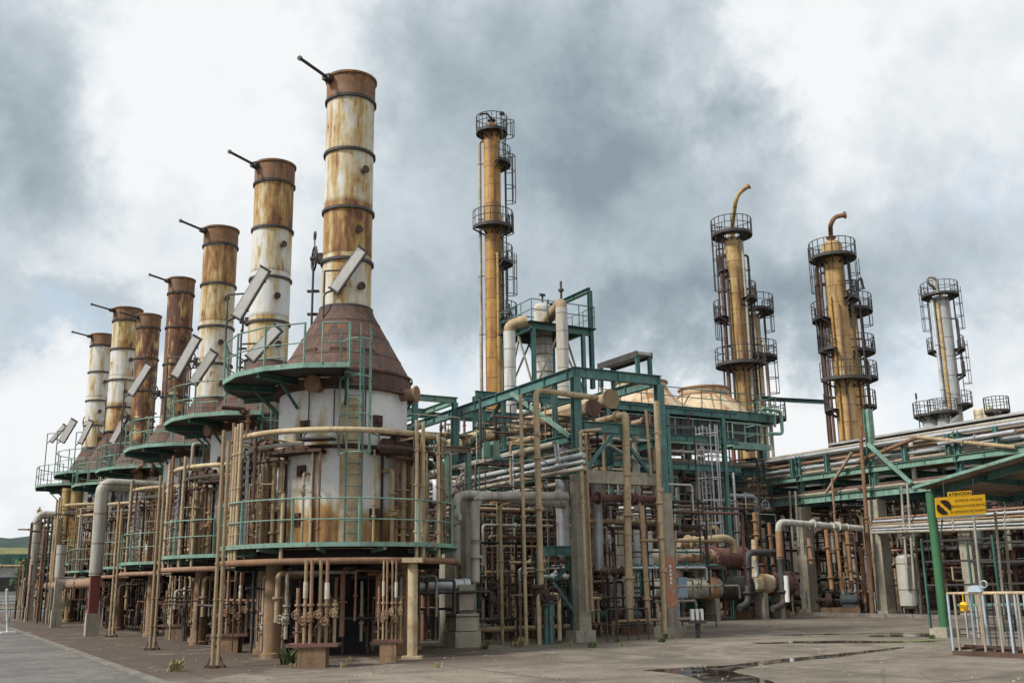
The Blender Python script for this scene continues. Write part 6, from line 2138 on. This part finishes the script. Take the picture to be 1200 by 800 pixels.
# ------------------------------------------------------------------ stillage with painted poles
a, b = onZ(1118, 767), onZ(1204, 771)
ux_ = (b - a).normalized()
uy_ = V(-ux_.y, ux_.x, 0)
if uy_.dot(a) < 0: uy_ = -uy_
L_ = (b - a).length * 1.15
stl = thing('stillage', 'metal stillage on a rusty skid, caging thin bars, beside the green post', 'stillage', a)
mb = MB()
DP = .95
for dy in (0, DP):
    mb.bar(a + uy_ * dy + V(0, 0, .05), a + ux_ * L_ + uy_ * dy + V(0, 0, .05), .1, .1)
for k in range(5): mb.bar(a + ux_ * L_ * k / 4 + V(0, 0, .13), a + ux_ * L_ * k / 4 + uy_ * DP + V(0, 0, .13), .08, .06)
mb.bar(a + uy_ * DP / 2 + V(0, 0, .18), a + ux_ * L_ + uy_ * DP / 2 + V(0, 0, .18), .06, .06)
mb.build('skid', 'dark_rust', stl)
ztop = onX(1122, 695, a.x).z
mb = MB()
for dy in (0, DP):
    mb.cyl(a + uy_ * dy + V(0, 0, ztop), a + ux_ * L_ + uy_ * dy + V(0, 0, ztop), .03, 8)
for k in (0, L_): mb.cyl(a + ux_ * k + V(0, 0, ztop), a + ux_ * k + uy_ * DP + V(0, 0, ztop), .03, 8)
mb.build('top_rail', 'buff', stl)
for dx, dy, m_ in ((0, 0, 'blue_white'), (.32, DP, 'blue_white'), (.40, .6, 'buff'), (1.18, 0, 'grey_pipe'), (.16, 0, 'grey_pipe'), (.62, DP, 'grey_pipe'), (.78, 0, 'grey_pipe'), (.95, .5, 'grey_pipe'), (1.3, DP, 'blue_white'), (1.66, 0, 'grey_pipe'), (1.08, DP, 'galv'), (1.42, 0, 'blue_white'), (1.55, DP, 'galv'), (L_, 0, 'blue_white'), (0, DP, 'galv')):
    mb = MB(); p = a + ux_ * dx + uy_ * dy
    mb.cyl(p + V(0, 0, .1), p + V(0, 0, ztop + (.0)), .028, 8)
    mb.build('upright', m_, stl)
mb = MB()
for k in range(6): mb.cyl(a + ux_ * (.5 + .14 * k) + uy_ * .5 + V(0, 0, .16), a + ux_ * (.5 + .14 * k) + uy_ * .5 + V(0, 0, ztop), .014, 6)
for z in (.45, .8): mb.cyl(a + uy_ * DP + V(0, 0, z), a + ux_ * L_ + uy_ * DP + V(0, 0, z), .012, 6)
mb.build('bar', 'dark_steel', stl)
t = thing('lifting_shackle', 'pale blue half round lifting plate with a ring on the stillage top', 'lifting plate', a + ux_ * .72 + V(0, 0, ztop))
p = a + ux_ * .70 + V(0, 0, ztop + .03)
mb = MB()
n = 14
vs = [p + ux_ * .17 * math.cos(math.pi * i / n) + V(0, 0, .15 * math.sin(math.pi * i / n)) for i in range(n + 1)]
m = len(vs)
mb._add([v - uy_ * .06 for v in vs] + [v + uy_ * .06 for v in vs], [tuple(range(m)), tuple(range(2 * m - 1, m - 1, -1))] + [(i, (i + 1) % m, m + (i + 1) % m, m + i) for i in range(m)], False)
mb.build('plate', 'blue_white', t)
mb = MB(); mb.ring(p + ux_ * .22 + V(0, 0, .17), .075, .02, uy_, 16, 6); mb.build('ring', 'galv', t)
p = a + ux_ * .14 + uy_ * .4 + V(0, 0, ztop - .32)
mb = MB(); mb.lathe([(0, -.1), (.09, -.08), (.1, .06), (.05, .12), (0, .13)], p, 12); mb.cyl(p, p + V(0, 0, .3), .012, 5)
tag(mb.build('hook_block', 'yellow'), 'small yellow hook block hanging inside the stillage', 'hook')
t = thing('tray_rack', 'low green table with white stools behind the stillage', 'table', onZ(1180, 748))
p = onZ(1182, 748)
mb = MB(); mb.box(p + V(0, 0, .95), (2.4, .8, .06), R(-29)); mb.build('tabletop', 'teal_light', t)
for s in (-1, 1):
    for q in (-1, 1):
        mb = MB()
        mb.bar(p + ux_ * s * 1.05 + uy_ * q * .3, p + ux_ * s * 1.05 + uy_ * q * .3 + V(0, 0, .92), .05, .05)
        mb.build('leg', 'galv', t)
# dim shelves in the shade under the canopy
for k, (px, py, lab) in enumerate(((1140, 700, 'grey shelf frame in the shade under the canopy'), (1190, 690, 'second shelf frame in the shade deeper under the canopy'))):
    p = onZ(px, 738 - k * 6)
    t = thing('shelf_frame', lab, 'shelf', p)
    for s in (-1, 1):
        for q in (-1, 1):
            mb = MB()
            mb.bar(p + ux_ * s * 1.3 + uy_ * q * .4, p + ux_ * s * 1.3 + uy_ * q * .4 + V(0, 0, 3.1), .07, .07)
            mb.build('upright', 'teal_dark', t)
    for z in (.6, 1.5, 2.3, 3.0):
        mb = MB(); mb.box(p + V(0, 0, z), (2.6, .8, .06), math.atan2(ux_.y, ux_.x)); mb.build('shelf', 'dark_steel', t)
p = onY(1147, 636, 24)
mb = MB(); mb.lathe([(0, 0), (.17, 0), (.18, .03), (.18, .40), (.17, .44), (0, .44)], p, 18)
tag(mb.build('barrel', 'valve_blue'), 'small blue barrel on a shelf in the shade beneath the yellow sign', 'barrel')
for k, (px, y0, y1) in enumerate(((1140, 595, 690), (1166, 600, 690), (1178, 620, 690))):
    pipe([onX(px, y0, gp.x + 3 + k * .4), onX(px + (y1 - y0) * .13, y1 + 30, gp.x + 3 + k * .4)], .045, 'grey_pipe', 'thin grey post in the shade behind the yellow sign', group='thin posts behind the sign', n=7, name='thin_post', cat='post')

# ------------------------------------------------------------------ roadside, far buildings, hills
p = onZ(9, 742)
t = thing('road_post', 'thin white road post on a square foot at the kerb', 'post', p)
mb = MB(); mb.cyl(p, onD(8, 690, (p - CC).dot(cam_rot @ V(0, 0, -1))), .055, 8); mb.build('pole', 'white_steel', t)
mb = MB(); mb.box(p + V(0, 0, .04), (.6, .6, .08)); mb.build('foot', 'white_steel', t)
mb = MB()
q = onD(3, 688, 46)
rail(mb, [V(p.x, p.y, 0.05), V(p.x - 2.5, p.y - 2.0, 0.05)], 1.0, .035, True, True)
tag(mb.build('hand_rail', 'galv'), 'grey handrail section joined to the white road post', 'railing')
p = onZ(15, 697)
mb = MB(); mb.cyl(p, p + V(0, 0, 4.6), .2, 10); mb.box(p + V(0, 0, 4.5), (1.4, .3, .25))
tag(mb.build('concrete_pole', 'concrete'), 'grey concrete pole before the far green roofed hall', 'pole')
# far hall with green roof
hl = thing('hall', 'long low hall with a dull green roof far down the road', 'building', (-70, 190, 0))
YH = 190
mb = MB(); mb.box((-58, YH + 8, 3.1), (150, 16, 6.2)); mb.build('wall', 'sheet_grey', hl)
mb = MB(); mb.prism([(-133.5, YH - .9), (17.5, YH - .9), (17.5, YH + 17), (-133.5, YH + 17)], 6.2, 8.0); mb.build('roof', 'shed_roof', hl)
for k in range(16):
    mb = MB(); mb.box((-130 + k * 9.4, YH - .05, 3.2), (6.2, .12, 2.2)); f_ = mb.build('window', 'dark_steel', hl)
mb = MB(); mb.box((-58, YH - .1, 1.2), (150, .2, .5)); mb.build('wall_band', 'white_steel', hl)
mb = MB(); mb.box((-60, 236, 5.4), (170, .4, 10.8))
tag(mb.build('boundary_wall', 'lime_wall'), 'long pale lime wall behind the green roofed hall', 'wall')
t = thing('truck', 'white truck parked before the far hall beside the ducts', 'truck', (-5, 150, 0))
p = onZ(24, 693)
mb = MB(); mb.box(p + V(0, 0, 1.9), (5.0, 2.2, 2.4), 0); mb.build('box', 'white_steel', t)
mb = MB(); mb.prism([(p.x + 2.6, p.y - 1.05), (p.x + 4.3, p.y - 1.05), (p.x + 4.3, p.y + 1.05), (p.x + 2.6, p.y + 1.05)], .5, 2.3); mb.build('cab', 'blue_white', t)
mb = MB(); mb.box(p + V(3.6, -1.06, 1.85), (1.0, .02, .6)); mb.build('window', 'dark_steel', t)
for dx in (-1.7, 3.3):
    for dy in (-.95, .95):
        mb = MB(); mb.lathe([(0, -.14), (.45, -.14), (.48, 0), (.45, .14), (0, .14)], p + V(dx, dy, .48), 16, axis=(0, 1, 0)); mb.build('wheel', 'rubber', t)
t.location = p
for ch in t.children:      # the parts were built about the old base
    ch.location = V(-5, 150, 0) - p
# low white rail along the verge
wr = thing('crash_rail', 'low white crash rail along the far grass verge', 'railing', (-40, 149, 0))
mb = MB()
for z in (.55, .95): mb.box((-100, 149, z), (300, .1, .16))
mb.build('rail', 'white_steel', wr)
mb = MB()
for k in range(80): mb.box((-249 + k * 3.8, 149.1, .5), (.14, .1, 1.0))
mb.build('post', 'white_steel', wr)


def hills(name, dist, h, seed, a0, a1, depth):
    rr = random.Random(seed)
    ph = [rr.uniform(0, 6.28) for _ in range(8)]
    mb = MB()
    nx, ny = 110, 12
    vs = []
    for j in range(ny + 1):
        for i in range(nx + 1):
            a = R(a0 + (a1 - a0) * i / nx)
            d = dist + depth * j / ny
            k = math.sin(math.pi * min(1, j / ny * 1.0))
            s = (.62 + .20 * math.sin(a * 9 + ph[0]) + .12 * math.sin(a * 21 + ph[1]) + .07 * math.sin(a * 47 + ph[2]) + .05 * math.sin(a * 93 + ph[3] + j) + .025 * math.sin(a * 260 + ph[4] + j * 2))
            vs.append(V(d * math.sin(a), d * math.cos(a), max(-4, h * s * k - 2)))
    fs = [(j * (nx + 1) + i, j * (nx + 1) + i + 1, (j + 1) * (nx + 1) + i + 1, (j + 1) * (nx + 1) + i) for j in range(ny) for i in range(nx)]
    mb._add(vs, fs, True)
    return structure(name, mb, 'hill_green')


hills('hill', 1100, 88, 4, -70, 110, 900)



# ------------------------------------------------------------------ plants
def tree(c, h, r, label, seed, n=700, leaf=.5):
    rr = random.Random(seed)
    c = Vector(c)
    t = thing('tree', label, 'tree', c, 'far trees')
    mb = MB()
    mb.lathe([(.30, 0), (.2, h * .35), (.1, h * .6)], c, 8)
    for k in range(5):
        a = rr.uniform(0, 6.28)
        mb.tube([c + V(0, 0, h * .3), c + V(math.cos(a) * r * .5, math.sin(a) * r * .5, h * .65)], .07, 5)
    mb.build('trunk', 'stained_concrete', t)
    mb = MB()
    cl = [(rr.gauss(0, r * .42), rr.gauss(0, r * .42), h * rr.uniform(.45, .92), rr.uniform(.25, .45) * r) for _ in range(14)]
    for i in range(n):
        x, y, z, cr = rr.choice(cl)
        p = c + V(x + rr.gauss(0, cr * .6), y + rr.gauss(0, cr * .6), z + rr.gauss(0, cr * .5))
        u = V(rr.gauss(0, 1), rr.gauss(0, 1), rr.gauss(0, 1)).normalized()
        v = u.orthogonal().normalized()
        s = leaf * rr.uniform(.5, 1.2)
        mb._add([p - u * s, p + v * s * .6, p + u * s, p - v * s * .6], [(0, 1, 2, 3)], False)
    mb.build('crown', 'far_leaf', t)
    return t


TL = ['round tree before the far hall, left of the concrete pole', 'dark tree behind the far hall roof', 'low tree seen under the grey arch duct', 'tree behind the arch of the grey duct', 'bushy tree at the end of the far lime wall']
for k, (px, d, h, r) in enumerate(((2, 172, 6.5, 3.0), (20, 260, 12, 5.5), (44, 160, 7.0, 3.2), (58, 230, 12.5, 5.5), (68, 175, 7.5, 3.4))):
    p = onD(px, 690, d)
    tree((p.x, p.y, 0), h, r, TL[k], 50 + k)
# low woodland beyond the yard, added to close bright gaps under the steel
mb = MB()
rr = random.Random(9)
for i in range(5200):
    a = R(rr.uniform(14, 84))
    d = rr.uniform(112, 130)
    z = abs(rr.gauss(0, 3.4)) + rr.uniform(0, 2) + .8 * math.sin(a * 40)
    p = V(d * math.sin(a), d * math.cos(a), max(.2, z))
    u = V(rr.gauss(0, 1), rr.gauss(0, 1), rr.gauss(0, 1)).normalized()
    v = u.orthogonal().normalized()
    s = rr.uniform(.5, 1.3)
    mb._add([p - u * s, p + v * s * .7, p + u * s, p - v * s * .7], [(0, 1, 2, 3)], False)
o = tag(mb.build('woodland', 'far_leaf'), 'dark far woodland added beyond the plant to close bright gaps', 'woodland', None, 'stuff')


def weed(c, s, label, mat='leaf', seed=0, n=70):
    rr = random.Random(seed)
    c = Vector((c[0], c[1], 0))
    mb = MB()
    for i in range(n):
        a = rr.uniform(0, 6.28)
        d = V(math.cos(a), math.sin(a), 0)
        b = c + V(rr.gauss(0, s * .3), rr.gauss(0, s * .3), 0)
        h = s * rr.uniform(.3, 1.0)
        w_ = s * .05 if mat == 'dry_leaf' else s * .10
        tip = b + d * h * rr.uniform(.3, .9) + V(0, 0, h)
        mid = b.lerp(tip, .5) + V(0, 0, h * .18)
        n_ = V(-d.y, d.x, 0) * w_
        mb._add([b - n_ * .4, b + n_ * .4, mid + n_, mid - n_], [(0, 1, 2, 3)], False)
        mb._add([mid - n_, mid + n_, tip], [(0, 1, 2)], False)
    return tag(mb.build('weed', mat, None, c), label, 'weed', 'weeds')


for k, (px, py, s, lab, m_) in enumerate((
        (340, 778, .38, 'green weed clump beside the front valve stand plinth', 'leaf'), (205, 786, .30, 'dry straw coloured grass tuft on the brown ground', 'dry_leaf'),
        (450, 768, .25, 'green weed between the burner and the buff support post', 'leaf'), (84, 727, .9, 'green weed patch at the foot of the low roadside ducts', 'leaf'),
        (568, 760, .16, 'small weed at the foot of the concrete pier', 'leaf'),
        (610, 757, .3, 'small dry weed near the slim buff riser foot', 'dry_leaf'), (776, 752, .16, 'weed at the foot of the red painted column', 'leaf'),
        (1092, 748, .14, 'small weed by the foot of the green post', 'leaf'), (694, 758, .18, 'tiny weed before the maroon funnel', 'leaf'))):
    weed(onZ(px, py), s, lab, m_, 80 + k)
rr = random.Random(66)
for k in range(18):
    px = rr.uniform(520, 800) if k % 3 else rr.uniform(270, 520)
    q = onZ(px, (752 if px > 520 else 778) + rr.uniform(-4, 5))
    weed(q, rr.uniform(.06, .16), 'low ragged weed rooted in a crack along the foot of the pipework', rr.choice(('leaf', 'dry_leaf')), 500 + k, 40)
mb = MB()
rr = random.Random(15)
for i in range(420):
    if rr.random() < .6: p = onZ(rr.uniform(30, 700), rr.uniform(745, 800))
    else: p = onZ(rr.uniform(560, 1200), rr.uniform(738, 800))
    s = rr.uniform(.01, .035)
    mb.box(p + V(0, 0, s * .3), (s * rr.uniform(.7, 1.6), s, s * .6), rr.uniform(0, 3))
o = tag(mb.build('pebbles', 'block'), 'loose pebbles and crumbs scattered on the yard', 'pebbles', None, 'stuff')
